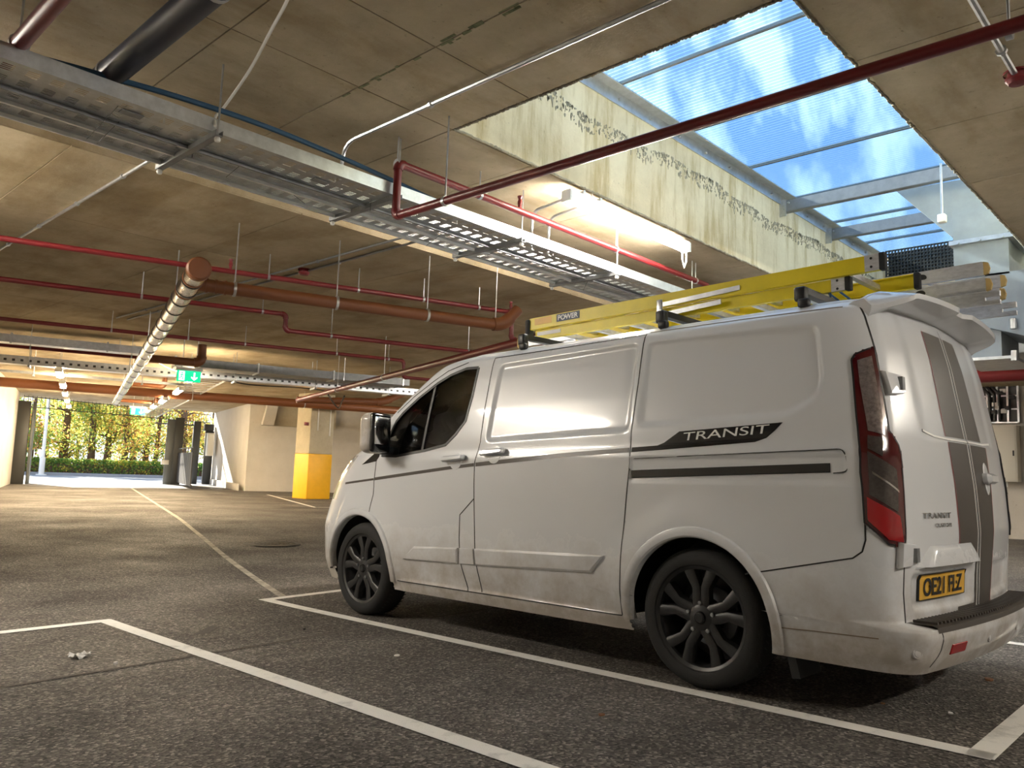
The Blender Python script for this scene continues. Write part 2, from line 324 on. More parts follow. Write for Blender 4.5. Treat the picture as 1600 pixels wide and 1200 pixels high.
# soffit: near bay 3.40 high, lower slab 3.25 beyond the cable tray; a roof-light opening cut through
ZC, ZD, YD = 3.40, 3.25, 6.08
OX0, OX1, OY0, OY1 = 3.49, 12.2, 1.53, 3.98
slab = MB()
for x0, x1, y0, y1 in [(-12, OX0, -9, YD), (OX1, 62, -9, YD), (OX0, OX1, -9, OY0), (OX0, OX1, OY1, YD)]:
    slab.box(((x0+x1)/2, (y0+y1)/2, ZC+.012+.44), (x1-x0, y1-y0, .88))
slab.box((25, (YD+34.6)/2, ZD+.012+.5), (74, 34.6-YD, 1.0))
ceiling = struct(slab.build('ceiling', 'soffit_far'))
def panels(xs, ys, z, m, skip=None):
    for x0, x1 in zip(xs[:-1], xs[1:]):
        for y0, y1 in zip(ys[:-1], ys[1:]):
            if skip and skip((x0+x1)/2, (y0+y1)/2): continue
            MB().box(((x0+x1)/2, (y0+y1)/2, z+.006+rng.uniform(-.0012, .0012)), (x1-x0-.009, y1-y0-.009, .012)).build('ceiling_panel', m, ceiling)
panels([-12, -6, -3, -.6, .62, 1.85, 2.7, OX0, 4.32, 5.5, 6.7, 7.9, 9.1, 10.3, 11.4, OX1, 16, 24, 62], [-9, -4, -1.2, OY0-.9, OY0, 3.25, OY1, YD], ZC, 'soffit', lambda x, y: OX0 < x < OX1 and OY0 < y < OY1)
panels([-12, -4, -.2, 1.72, 3.61, 5.5, 7.4, 9.3, 11.2, 15, 20, 30, 62], [YD, 8.0, 10.2, 12.6, 16, 22, 34.6], ZD, 'soffit_far')
mat('moss', (.26, .28, .15), .95, noise=.5, nscale=20)
for i in range(60):
    y = rng.uniform(-1.5, 4.3); MB().box((2.7+rng.normal(0, .012), y, ZC-.001), (rng.uniform(.006, .020), rng.uniform(.02, .14), .003)).build('moss_patch', 'moss', ceiling)
# ragged cast edges and faces of the opening
def face(name, c, size, m): return struct(MB().box(c, size).build(name, m))
face('wall_opening_far', ((OX0+OX1)/2, OY1-.005, 3.86), (OX1-OX0, .03, .90), 'upstand')
face('wall_opening_near', ((OX0+OX1)/2, OY0+.005, 3.86), (OX1-OX0, .03, .90), 'upstand')
face('wall_opening_left', (OX0+.005, (OY0+OY1)/2, 3.86), (.03, OY1-OY0, .90), 'upstand')
face('wall_opening_right', (OX1-.005, (OY0+OY1)/2, 3.86), (.03, OY1-OY0, .90), 'upstand')
def ragged(name, a, b, m='rough_concrete', r=.009, n=420):
    a, b = np.array(a, float), np.array(b, float); pts = [a+(b-a)*i/n+rng.normal(0, .0025, 3) for i in range(n+1)]
    return MB().tube(pts, [r*rng.uniform(.8, 1.15) for _ in pts], 6).build(name, m, ceiling)
ragged('rough_edge', (OX0, OY1-.02, ZC+.004), (OX1, OY1-.02, ZC+.004)); ragged('rough_edge', (OX0, OY0+.02, ZC+.004), (OX1, OY0+.02, ZC+.004)); ragged('rough_edge', (OX0+.02, OY0, ZC+.004), (OX0+.02, OY1, ZC+.004))
b = MB()                                                    # cold joint with honeycombed run-off along the upstand
for i in range(1500):
    x = rng.uniform(OX0+.3, OX1); z = 4.07-.13*rng.random()**2.2+.03*math.sin(x*2.1)+.015*math.sin(x*7.3); h = abs(rng.normal(0, .014))+.004
    w_ = rng.uniform(.003, .012); t_ = rng.normal(0, .005); b.prism([(-w_, 0), (-w_*.4, h*.6), (w_*.6, h*.5), (w_, 0), (t_, -h)], lambda a, c, t: (x+a, OY1-.020-t, z+c), 0, .005)
b.build('cold_joint_crumbs', 'rough_concrete', ceiling)['kind'] = 'stuff'
# walls
def wall(name, a, b, z0, z1, m='wall_paint', t=.2):
    a, b = np.array(a[:2], float), np.array(b[:2], float); w = MB(); w.bar((*a, (z0+z1)/2), (*b, (z0+z1)/2), t, z1-z0); return struct(w.build(name, m))
PL = EXL[:2]; PR = EXR[:2]; WC = atz(382, 767, 0)[:2]
wl = PL-DD[:2]*.18
wall('wall_left', wl-CD[:2]*46, wl+CD[:2]*.3, -.1, 3.3)
wr = PR+DD[:2]*.14
wall('wall_exit_right', WC+DD[:2]*.1, wr+CD[:2]*.4, -.1, 3.3, t=.2)
wall('wall_back_aisle', WC+CD[:2]*.1+DD[:2]*.05, WC+DD[:2]*42+CD[:2]*.1, -.1, 3.3)
RX = 20.9
wall('wall_right', (RX+.1, -9), (RX+.1, RX/math.tan(math.radians(38.7))-.4), -.15, 3.5)
ye = RX/math.tan(math.radians(38.7))-.4
wall('wall_right_return', (RX, ye-.1), (RX+26, ye-.1), -.15, 3.5)
wall('wall_rear', (-12, -8.9), (62, -8.9), -.1, 3.5)
b = MB(); b.bar((RX-.03, -9, .02), (RX-.03, ye, .02), .10, .34); struct(b.build('baseboard_right', 'wall_paint'))
p = np.array([*(WC-CD[:2]*.03), .12]); b = MB(); b.bar(p, p+DD*20, .06, .26); struct(b.build('baseboard_back', 'wall_paint'))
p = np.array([*(wr-DD[:2]*.13), .12]); b = MB(); b.bar(p, p-CD*(np.linalg.norm(wr-WC)-.1), .06, .26); struct(b.build('baseboard_exit', 'wall_paint'))
# stair flight boxed in over the back wall
n0 = np.array([*(WC-CD[:2]*.06), 0.]); b = MB()
sp = lambda a, c, t: n0+DD*a+np.array([0, 0, c])-CD*t
b.prism([(.55, 3.26), (.95, 3.26), (.80, 2.45), (.40, 2.45)][::-1], sp, 0, .35); b.build('stair_string', 'wall_paint'); struct(bpy.data.objects['stair_string'])
b = MB(); b.prism([(.95, 3.26), (3.2, 3.26), (3.2, 2.45), (.80, 2.45)], sp, 0, .12); struct(b.build('stair_soffit', 'column_concrete'))
# column
cl, cr_ = atz(478, 780, 0), atz(515, 780, 0); cc = (cl+cr_)/2; cw = np.linalg.norm(cr_-cl)
cdir = (cr_-cl)/cw; cn = np.array([-cdir[1], cdir[0], 0]); cax = (cdir, cn, (0, 0, 1))
col = thing('column', 'square concrete column with yellow painted lower part in front of back wall', 'column', (cc[0]+cn[0]*.4, cc[1]+cn[1]*.4, 0))
rbox('painted_base', (0, 0, .69), (cw, .8, 1.38), 'yellow_paint', col, .02, 2, cax); rbox('shaft', (0, 0, 2.32), (cw-.006, .794, 1.88), 'column_concrete', col, .02, 2, cax)
b = MB(); b.tube([(-cdir*.18-cn*.42+np.array([0, 0, 3.2])), (-cdir*.18-cn*.42+np.array([0, 0, 2.1]))], .02, 8)
b.tube([(cdir*.26-cn*.42+np.array([0, 0, 3.2])), (cdir*.26-cn*.42+np.array([0, 0, 1.95]))], .02, 8); b.build('conduit', 'white_plastic', col)
rbox('call_point', tuple(-cdir*.56-cn*.38+np.array([0, 0, 2.28])), (.13, .08, .10), 'red_pipe', col, .01)

# ------------------------------------------------------------------ roof light
sk = thing('roof_light', 'long ribbed polycarbonate roof light in galvanised frame above white van', 'skylight', (OX0, OY0, 4.36))
skp = lambda x, y, z: (x-OX0, y-OY0, z-4.36)
xj = [OX0-.1, 4.1, 5.3, 6.5, 7.7, 8.9, 10.05, 11.2, OX1+.1]
for x0, x1 in zip(xj[:-1], xj[1:]):
    s = MB().box(skp((x0+x1)/2, (OY0+OY1)/2, 4.43), (x1-x0-.015, OY1-OY0+.3, .006)).build('sheet', 'poly_sheet', sk)
    b = MB(); n = int((x1-x0)/.052)
    for i in range(n): b.box(skp(x0+.02+(x1-x0-.03)*(i+.5)/n, (OY0+OY1)/2, 4.416), (.011, OY1-OY0+.3, .020))
    b.build('rib_web', 'poly_rib', s)
    MB().box(skp(x1, (OY0+OY1)/2, 4.425), (.018, OY1-OY0+.3, .035)).build('joint_bar', 'gate_grey', sk)
b = MB(); b.box(skp((OX0+OX1)/2, OY1-.03, 4.35), (OX1-OX0, .012, .12)); b.box(skp((OX0+OX1)/2, OY1-.08, 4.405), (OX1-OX0, .12, .012)); b.build('edge_angle', 'galv', sk)
for i in range(18): MB().tube([skp(OX0+.4+i*.5, OY1-.03, 4.34), skp(OX0+.4+i*.5, OY1-.06, 4.34)], .013, 6).build('bolt', 'galv', sk)
for px_ in (8.66, 10.02):
    b = MB(); yl, yr = OY1-.02, OY0+.02; ym = (yl+yr)/2
    b.box(skp(px_, ym, 4.26), (.012, yl-yr, .13)); b.box(skp(px_+.035, ym, 4.325), (.07, yl-yr, .012)); b.box(skp(px_+.035, ym, 4.195), (.07, yl-yr, .012))
    pu = b.build('purlin', 'galv_dark', sk); b = MB()
    for dy, dz in ((.05, .03), (.11, .03), (.05, -.03)): b.tube([skp(px_-.006, OY1-.02-dy, 4.26+dz), skp(px_-.03, OY1-.02-dy, 4.26+dz)], .012, 6)
    b.box(skp(px_-.012, OY1-.06, 4.24), (.012, .08, .2)); b.build('cleat', 'galv', pu)

# ------------------------------------------------------------------ services under the soffit
def arc(p, a, b, r, n=6):          # rounded corner at p between directions to a and b
    p, a, b = (np.array(q, float) for q in (p, a, b)); da = (a-p)/np.linalg.norm(a-p); db = (b-p)/np.linalg.norm(b-p)
    s, e = p+da*r, p+db*r; return [(1-t)**2*s+2*t*(1-t)*p+t*t*e for t in np.linspace(0, 1, n+1)]
def bent(pts, r):
    pts = [np.array(p, float) for p in pts]; out = [pts[0]]
    for i in range(1, len(pts)-1): out += arc(pts[i], pts[i-1], pts[i+1], r)
    return out+[pts[-1]]
def run(name, label, cat, pts, r, m, bend=.08, hang=(), zc=ZC, heads=(), n=12, collar=True, group=None):
    """pipe run: pipe, elbows' collars, hangers (rod + ring) and sprinkler heads"""
    o = np.array(pts[0], float); t = thing(name, label, cat, tuple(o), group); L = [np.array(p, float)-o for p in pts]
    MB().tube(bent(L, bend) if len(L) > 2 else L, r, n).build('pipe', m, t, True)
    if collar:
        for i in range(1, len(L)-1):
            d1 = L[i-1]-L[i]; d1 /= np.linalg.norm(d1); d2 = L[i+1]-L[i]; d2 /= np.linalg.norm(d2)
            MB().tube(arc(L[i], L[i-1], L[i+1], bend), r*1.22, n).build('elbow', m, t, True)
    for h in hang:
        q = np.array(h, float)-o; hz = zc-o[2]
        hg = MB().tube([(q[0], q[1], q[2]+r), (q[0], q[1], hz)], .006, 6).build('hanger_rod', 'galv', t)
        i = min(range(len(L)-1), key=lambda k: np.linalg.norm(np.cross(L[k+1]-L[k], q-L[k]))/np.linalg.norm(L[k+1]-L[k])); d = (L[i+1]-L[i])/np.linalg.norm(L[i+1]-L[i])
        MB().tube([q-d*.012, q+d*.012], r*1.18, 12).build('clamp', 'galv', hg, True)
    for h in heads:
        q = np.array(h, float)-o; b = MB(); b.tube([q, q+np.array([0, 0, .10])], .016, 8); b.lathe([(.0, .135), (.022, .13), (.022, .12), (.012, .10), (.02, .085), (.02, .06)], q, (0, 0, 1), 10); b.build('sprinkler_head', m, t, True)
    return t
E1 = np.array([3.33, 4.36, 2.81])
run('sprinkler_pipe', 'long dark red sprinkler pipe crossing below the roof light with drop at elbow', 'pipe', [(7.75, 4.40, 3.20), (3.33, 4.36, 3.20), E1, (3.39, -5, 2.81)], .029, 'red_pipe', .05,
    hang=[(3.335, 3.84, 2.81), (3.385, .62, 2.81), (3.33, 4.37, 3.2), (4.15, 4.368, 3.2), (6.0, 4.386, 3.2), (7.5, 4.4, 3.2)], heads=[(4.62, 4.372, 3.2)])
p = atz(50, 45, 3.1); run('sprinkler_main', 'red pipe in top left corner above cable tray', 'pipe', [(p[0], -5, 3.1), (p[0], p[1], 3.1), (p[0], 5.9, 3.1)][::2], .042, 'red_pipe', hang=[(p[0], 3.3, 3.1), (p[0], 4.45, 3.1)])
p = atz(236, 62, 3.2); t = run('soil_pipe', 'thick dark navy pipe ending above cable tray near red pipe', 'pipe', [(p[0], -5, 3.2), (p[0], 4.75, 3.2)], .075, 'navy_pipe', hang=(), n=20)
for y in (3.35, 4.62): MB().tube([(0, y+5-.012, 0), (0, y+5+.012, 0)], .081, 20).build('clamp', 'galv', t, True)
# cable tray on trapeze hangers
TZ = 2.985
tray = thing('cable_tray', 'wide perforated galvanised cable tray on trapeze hangers running to the yellow ladder', 'cable tray', (2.0, 4.42, TZ))
T0 = np.array([2.0, 4.42, TZ]); X0, X1 = -5.0, 9.5
def slotted(x0, x1, y0, y1, z, cy, pitch=.115, sl=.058, sw=.0105):
    """perforated base: strips between slot rows plus bridges between the slots of a row"""
    b = MB(); n = int((x1-x0)/pitch); edges = [y0]
    for c in cy: edges += [y0+c-sw/2, y0+c+sw/2]
    edges.append(y1)
    for i in range(0, len(edges), 2): b.add([(x0, edges[i], z), (x1, edges[i], z), (x1, edges[i+1], z), (x0, edges[i+1], z)], [(0, 1, 2, 3)])
    for k in range(len(cy)):
        s, e = edges[1+2*k], edges[2+2*k]; sh = 0 if k % 2 else pitch*.5
        for j in range(n):
            xa = x0+j*pitch+(0 if len(cy) < 8 else 0); b.add([(xa, s, z), (xa+pitch-sl, s, z), (xa+pitch-sl, e, z), (xa, e, z)], [(0, 1, 2, 3)])
    return b
def tl(x, y, z=0.): return (x-T0[0], y-T0[1], z)
for (y0, y1, rows) in ((4.42, 4.74, (.05, .073, .096, .119, .20, .223, .246, .269)), (4.755, 4.93, (.05, .073, .096, .119)), (4.945, 5.14, (.05, .073, .096, .119, .142))):
    slotted(X0-T0[0], X1-T0[0], y0-T0[1], y1-T0[1], 0, rows).build('tray_base', 'galv', tray, fix=False)
    hh = .085 if y0 < 4.5 else .05
    for y in (y0, y1): MB().box(tl((X0+X1)/2, y, hh/2), (X1-X0, .003, hh)).build('side_flange', 'galv', tray)
for y in (4.747, 4.937): MB().box(tl((X0+X1)/2, y, -.012), (X1-X0, .018, .022)).build('channel_rail', 'steel_white' if y > 4.8 else 'galv_dark', tray)
MB().box(tl((X0+X1)/2, 5.146, -.012), (X1-X0, .016, .024)).build('channel_rail', 'steel_white', tray)
for hx in (-2.55, -1.03, .49, 2.01, 3.36, 4.67, 6.02, 7.4, 8.9):
    b = MB(); b.box(tl(hx, 4.79, -.036), (.041, .86, .003)); b.box(tl(hx-.02, 4.79, -.02), (.003, .86, .035)); b.box(tl(hx+.02, 4.79, -.02), (.003, .86, .035))
    tz_ = b.build('trapeze', 'galv_dark', tray); b = MB()
    for y in (4.385, 5.20): b.tube([tl(hx, y, -.05), tl(hx, y, ZC-TZ)], .006, 6)
    b.build('hanger_rod', 'galv', tz_); b = MB()
    for y in (4.385, 5.20): b.lathe([(0, -.072), (.016, -.066), (.019, -.052), (.015, -.04)], tl(hx, y), (0, 0, 1), 10)
    b.build('end_cap', 'white_plastic', tz_)
b = MB()
for i in range(14): x = rng.uniform(1.2, 8); b.tube([tl(x, rng.uniform(4.5, 5.05), -.002), tl(x+rng.uniform(-.01, .01), rng.uniform(4.6, 5.05), -rng.uniform(.02, .12))], .0022, 4)
b.build('cable_tie', 'black_plastic', tray)
for i, (u, v, a) in enumerate(((205, 178, 8), (500, 283, 5))):
    p = atz(u, v, TZ-.004); b = MB(); b.box((p[0]-T0[0], p[1]-T0[1], -.006), (.12, .06, .006)); b.build('splice_plate', 'galv_dark', tray)
def cable(name, label, pix, z, r, m):
    pts = [atz(u, v, zz) for (u, v), zz in zip(pix, z if hasattr(z, '__len__') else [z]*len(pix))]; o = pts[0]; P = [np.array(q)-o for q in pts]; out = []
    for i in range(len(P)-1):
        p0, p1, p2, p3 = P[max(i-1, 0)], P[i], P[i+1], P[min(i+2, len(P)-1)]
        for t in np.linspace(0, 1, 7)[:-1]: out.append(.5*((2*p1)+(-p0+p2)*t+(2*p0-5*p1+4*p2-p3)*t*t+(-p0+3*p1-3*p2+p3)*t**3))
    out.append(P[-1]); c = MB().tube(out, r, 7).build(name, m, smooth=True); c.location = o; return tag(c, label, 'cable')
cable('blue_cable', 'blue hose cable running beside the cable tray below the soffit', [(0, 75), (85, 97), (140, 112), (280, 152), (400, 192), (500, 232), (600, 276), (690, 318)], 3.15, .017, 'blue_cable')
cable('white_cable', 'pale flexible cable hanging from the soffit down to the cable tray', [(470, -60), (449, 0), (425, 45), (390, 110), (352, 165), (337, 182), (336, 197)], [3.39, 3.38, 3.36, 3.31, 3.2, 3.1, 3.0], .009, 'white_plastic')
def conduit(name, label, pts, r=.0125, m='galv', bend=.1, saddles=0):
    o = np.array(pts[0], float); t = thing(name, label, 'conduit', tuple(o)); L = [np.array(p, float)-o for p in pts]; MB().tube(bent(L, bend) if len(L) > 2 else L, r, 8).build('tube', m, t, True)
    for i in range(saddles):
        a, b_ = L[-2], L[-1]; q = a+(b_-a)*(i+.5)/saddles; d = (b_-a)/np.linalg.norm(b_-a); MB().tube([q-d*.012, q+d*.012], r*1.7, 8).build('saddle', m, t)
    return t
conduit('steel_conduit', 'steel conduit along the soffit bending down to the tray before the roof light', [(3.11, 4.74, 3.02), (3.11, 4.74, 3.375), (3.11, -5, 3.375)], .014, bend=.16, saddles=5)
p = atz(235, 250, 3.235); conduit('steel_conduit', 'bright straight conduit on the lower soffit left of the tray', [(p[0], p[1]-.3, 3.235), (p[0]+.001, p[1], 3.235), (p[0], 10, 3.235)], saddles=4)
for u, v, w in ((597, 380, 'upper'), (637, 381, 'lower')):
    p = atz(u, v, 3.235); conduit('steel_conduit', 'thin '+w+' one of two conduits on soffit behind tray and red detector', [(p[0], p[1]-.6, 3.235), (p[0]+.001, p[1], 3.235), (p[0], 13, 3.235)], m='galv_dark', saddles=3)
for i, (x, w) in enumerate(((5.05, 'left'), (5.28, 'right'))):
    conduit('bent_conduit', w+' one of two short bent conduits dropping into the tray', [(x, 4.62, 3.02), (x, 4.62, 3.37), (x-.1, 3.95, 3.37)], .014, bend=.11)
conduit('steel_conduit', 'grey conduit on soffit at right leading to red detector', [(2.5, .89, 3.375), (3.3, .891, 3.375), (5.1, .89, 3.375)], .017, saddles=2)
def detector(p, label, z):
    t = thing('fire_detector', label, 'detector', (p[0], p[1], z), 'red detectors'); MB().lathe([(.0, -.075), (.045, -.07), (.062, -.05), (.062, -.035), (.05, -.03), (.05, 0)], (0, 0, 0), (0, 0, 1), 20).build('head', 'red_pipe', t, True)
    MB().lathe([(.07, -.012), (.07, 0), (0, 0)], (0, 0, 0), (0, 0, 1), 20).build('base', 'red_pipe', t, True)
detector(atz(475, 426, 3.21), 'round red detector on soffit above brown pipe', 3.25); p = atz(1590, 131, 3.33); detector(p, 'round red detector on soffit at top right', 3.40)
# batten lights
def batten(p, d, L, label, zc, group='batten lights', w=.09, flex=False, m='tube'):
    p = np.array(p, float); d = np.array(d, float); n = np.array([-d[1], d[0], 0]); ax = (d, n, (0, 0, 1)); t = thing('batten_light', label, 'light', tuple(p), group)
    MB().box((0, 0, .035), (L, w*.8, .05), ax).build('body', 'white_plastic', t); prof = [(math.cos(a)*w/2, -.055*abs(math.sin(a))**.7+.01) for a in np.linspace(0, -math.pi, 9)]
    b = MB(); vs = []; fs = []
    for e in (-1, 1): vs += [d*e*L*.49+n*a+np.array([0, 0, c]) for a, c in prof]
    for i in range(8): fs.append((i, i+1, 10+i, 9+i))
    fs += [tuple(range(9)), tuple(range(17, 8, -1)), (0, 9, 17, 8)]; b.add(vs, fs).build('diffuser', m, t)
    for e in (-1, 1): MB().box(d*e*L*.497+np.array([0, 0, .005]), (.03, w*1.04, .09), ax).build('end_cap', 'white_plastic', t)
    rods = MB()
    for e in (-.32, .32): rods.tube([d*e*L+np.array([0, 0, .05]), d*e*L+np.array([0, 0, zc-p[2]])], .006, 6)
    rods.build('bracket', 'galv', t)
    if flex: MB().tube([d*.5*L*.92+np.array([0, 0, -.03]), d*.5*L*.92+np.array([0, 0, -.12])+n*.0, d*.5*L*.96+np.array([0, 0, -.2]), d*.5*L*1.0+np.array([0, 0, -.13]), d*.5*L*1.0+np.array([0, 0, .03])], .008, 6).build('flex', 'white_plastic', t, True)
    return t
pa, pb = atz(884, 310, 3.28), atz(1075, 386, 3.28); batten((pa+pb)/2, (1, 0, 0), 1.85, 'bright strip light beside the roof light upstand with dangling flex', ZC, flex=True)
for (u, v), w in zip(((93, 583), (98, 601), (101.5, 614), (104.5, 625), (107, 634)), ('nearest', 'second nearest', 'third', 'fourth', 'farthest')):
    q = atz(u, v, 2.74); batten(q, CD, 1.35, w+' strip light in left row over the aisle towards the exit', ZD, w=.13, m='tube_warm')
for (u, v), w in zip(((301, 590), (279, 611), (255, 626), (241, 634.5), (231, 641)), ('nearest', 'second nearest', 'third', 'fourth', 'farthest')):
    q = atz(u, v, 2.70); batten(q, CD, 1.35, w+' strip light in right row towards the exit', ZD, w=.13, m='tube_warm')
for k_, (x, y, zc) in enumerate(((.3, 6.9, ZD), (3.0, -3.2, ZC), (9.5, -3.0, ZC), (10.8, 5.0, ZC), (16, 5.5, ZC), (12.5, 7.6, ZD), (16, 11, ZD), (16, 16, ZD))):  # unseen fill battens, added to brighten the van, floor and soffit
    batten((x, y, zc-.12), CD if k_ == 0 else (1, 0, 0), 1.85, ('added unseen fill strip light left of the view beside the tray', 'added unseen fill strip light behind the camera at left', 'added unseen fill strip light behind the camera at right', 'added fill strip light hidden behind the van roof, in line with the roof light', 'added fill strip light hidden behind the van rear corner', 'added fill strip light hidden behind the yellow ladder', 'added unseen fill strip light deep behind the van, near the right wall', 'added unseen fill strip light behind the van cab')[k_], zc)
# far pipework (square to the aisle)
def dline(u, v, z, u0, u1): p = atz(u, v, z); return line_u(p, DD, u0), line_u(p, DD, u1)
a, b_ = dline(400, 430, 3.0, -260, 790); q = line_u(atz(400, 430, 3.0), DD, 800)
def hang_at(a, b, ts): return [a+(b-a)*t for t in ts]
run('sprinkler_pipe', 'nearest red pipe beyond tray, passing above capped foil duct', 'pipe', [a, q, q-np.array([0, 0, .34]), q-np.array([0, 0, .34])+DD*2.5], .028, 'red_pipe', .06, hang=hang_at(a, q, (.55, .70, .82, .93)), zc=ZD, heads=[line_u(a, DD, 360), line_u(a, DD, 798)])
a = dline(220, 463, 2.95, -200, 440)[0]; e1 = line_u(atz(220, 463, 2.95), DD, 447); e2 = e1-np.array([0, 0, .21]); e3 = e2+DD*4.6
run('sprinkler_pipe', 'red pipe with step down right of the foil duct', 'pipe', [a, e1, e2, e3], .03, 'red_pipe', .06, hang=hang_at(a, e1, (.6, .93))+[e2+DD*.6, e2+DD*2.6], zc=ZD, heads=[e2+DD*4.2])
a = dline(300, 529, 2.95, -150, 620)[0]; e1 = line_u(atz(300, 529, 2.95), DD, 631); 
run('sprinkler_pipe', 'thin red pipe behind the step-down pipe, ending in a drop', 'pipe', [a, e1, e1-np.array([0, 0, .3]), e1-np.array([0, 0, .3])+DD*3], .03, 'red_pipe', .07, hang=hang_at(a, e1, (.35, .5, .62, .83, .96)), zc=ZD)
a, b_ = dline(100, 548, 2.85, -150, 222); run('sprinkler_pipe', 'red pipe under the far grey duct at left', 'pipe', [a, b_], .03, 'red_pipe', hang=hang_at(a, b_, (.5, .95)), zc=ZD)
a = atz(465, 625, 2.55); l = atz(790, 546, 2.55); d = CD; l2 = line_u(a, -CD, 860)
run('sprinkler_main', 'pinkish red pipe slanting down behind van bonnet towards the yellow column', 'pipe', [a, l2], .05, 'red_pipe', hang=[line_u(a, CD, 527), line_u(a, CD, 600)], zc=ZD)
# foil clad duct with brown branches
s0 = atz(311, 420, 2.62); s1 = line_u(s0, CD, 181); Ls = np.linalg.norm(s1-s0)
fd = thing('foil_duct', 'foil wrapped pipe with brown end cap running to the exit', 'duct', tuple(s0)); MB().tube([CD*.04, CD*Ls], .090, 20).build('cladding', 'foil', fd, True)
MB().lathe([(0, -.03), (.085, -.026), (.100, -.01), (.100, .05), (.09, .06)], (0, 0, 0), CD, 24).build('end_cap', 'brown_pipe', fd, True)
for i, k in enumerate([.35, .42, .85, .95, 1.35, 1.9, 2.5, 3.1, 3.8, 4.5, 5.3, 6.2, 7.2, 8.2, 9.3, 10.5, 12, 14, 16, 18]):
    if k < Ls: MB().tube([CD*(k-.012), CD*(k+.012)], .0955, 20).build('band', 'black_plastic' if i not in (0, 3) else 'brown_pipe', fd, True)
for k in (2.0, 6.0, 10., 14.): MB().tube([CD*k+np.array([0, 0, .1]), CD*k+np.array([0, 0, ZD-2.62])], .007, 6).build('hanger_rod', 'galv', fd)
a = s0+CD*.62; b_ = line_u(a+DD*.1, DD, 786)
t = run('waste_pipe', 'brown plastic pipe branching right from the foil wrapped pipe', 'pipe', [a+DD*.02, b_, b_+np.array([0, 0, .2])+DD*.18], .060, 'brown_pipe', .12, hang=hang_at(a, b_, (.12, .42, .72, .97)), zc=ZD, n=18)
for k in (.12, .2, .28, .36): MB().tube([DD*k-DD*.01, DD*k+DD*.01], .067, 18).build('ring', 'brown_pipe', t, True)
a, b_ = dline(200, 611, 2.86, -260, 470); b2 = line_u(a, DD, 700)
run('waste_pipe', 'large brown pipe crossing the aisle above the exit opening', 'pipe', [a, b2], .125, 'brown_pipe', hang=hang_at(a, b2, (.3, .5, .7)), zc=ZD, n=18)
def stub(u0, v0, z, L, hgt, label, r=.06):
    p = atz(u0, v0, z); run('waste_pipe', label, 'pipe', [p, p+DD*L, p+DD*L+np.array([0, 0, hgt])], r, 'brown_pipe', .12, zc=ZD, n=14)
stub(232, 560, 2.75, .85, .33, 'brown elbow pipe rising right of the foil duct', .07); stub(205, 600, 2.86, .75, .3, 'small brown elbow pipe above the large brown pipe', .06); stub(185, 625, 2.86, 1.1, .3, 'farthest brown elbow pipe near the exit', .06)
p = atz(600, 628, 2.85); run('waste_pipe', 'brown pipe under soffit right of the yellow column', 'pipe', [p-DD*2.4-np.array([0, 0, .12]), p, p+DD*.6+np.array([0, 0, .3])], .09, 'brown_pipe', .2, zc=ZD, n=14)
# far trays and ducts
def far_tray(u, v, z, u0, u1, w, h, label, slots=True):
    a, e = dline(u, v, z, u0, u1); L = np.linalg.norm(e-a); t = thing('cable_tray', label, 'cable tray', tuple(a)); ax = (DD, CD, (0, 0, 1)); mid = DD*L/2
    MB().box(mid+CD*w/2, (L, w, .004), ax).build('tray_base', 'galv', t)
    f = MB().box(mid+np.array([0, 0, h/2]), (L, .004, h), ax).build('side_flange', 'galv', t); MB().box(mid+CD*w+np.array([0, 0, h/2]), (L, .004, h), ax).build('side_flange', 'galv', t)
    if slots:
        b = MB()
        for i in range(int(L/.14)): b.box(DD*(.07+i*.14)+np.array([0, 0, h*.45])-CD*.004, (.05, .004, h*.28), ax)
        b.build('slot', 'black_plastic', f)['kind'] = 'stuff'
    for i in range(max(2, int(L/1.6))):
        k = (i+.5)*L/max(2, int(L/1.6)); b = MB(); b.box(DD*k+CD*w/2-np.array([0, 0, .03]), (.04, w+.1, .04), ax)
        for c in (-.03, w+.03): b.tube([DD*k+CD*c-np.array([0, 0, .05]), DD*k+CD*c+np.array([0, 0, ZD-z])], .007, 5)
        b.build('trapeze', 'galv_dark', t)
def far_duct(u, v, z, u0, u1, w, h, label, m='galv_dark'):
    a, e = dline(u, v, z, u0, u1); L = np.linalg.norm(e-a); t = thing('air_duct', label, 'duct', tuple(a)); ax = (DD, CD, (0, 0, 1))
    MB().box(DD*L/2+CD*w/2+np.array([0, 0, h/2]), (L, w, h), ax).build('duct_body', m, t)
    for i in range(int(L/1.5)+1): MB().box(DD*min(L, i*1.5)+CD*w/2+np.array([0, 0, h/2]), (.03, w+.05, h+.05), ax).build('flange', 'galv', t)
    for i in range(int(L/3)+1): b = MB().tube([DD*(.4+i*2.8)-CD*.04-np.array([0, 0, .02]), DD*(.4+i*2.8)-CD*.04+np.array([0, 0, ZD-z])], .007, 5); b.build('hanger_rod', 'galv', t)
far_duct(110, 543, 2.98, -150, 238, .5, .14, 'flat grey duct left of the foil pipe under the soffit', 'galv')
far_tray(110, 575, 2.8, -40, 275, .3, .16, 'slotted far cable tray crossing left of the exit sign')
far_duct(350, 577, 2.80, 274, 640, .5, .15, 'grey duct with pointed end right of the exit sign')
far_tray(450, 601, 2.68, 300, 660, .3, .14, 'slotted far cable tray between grey duct and yellow column')
far_tray(100, 588, 2.72, -40, 300, .08, .05, 'slim far tray below the slotted tray at left', False)
q0 = atz(318, 588, 2.92); lr = thing('ladder_rack', 'wire ladder rack running along the right row of lights', 'cable tray', tuple(q0))
for c in (0, .55): MB().bar(DD*c, DD*c+CD*20, .02, .05).build('side_rail', 'galv', lr)
for i in range(40): MB().bar(CD*(i*.5)+np.array([0, 0, .0]), CD*(i*.5)+DD*.55, .025, .015).build('rung', 'galv', lr)
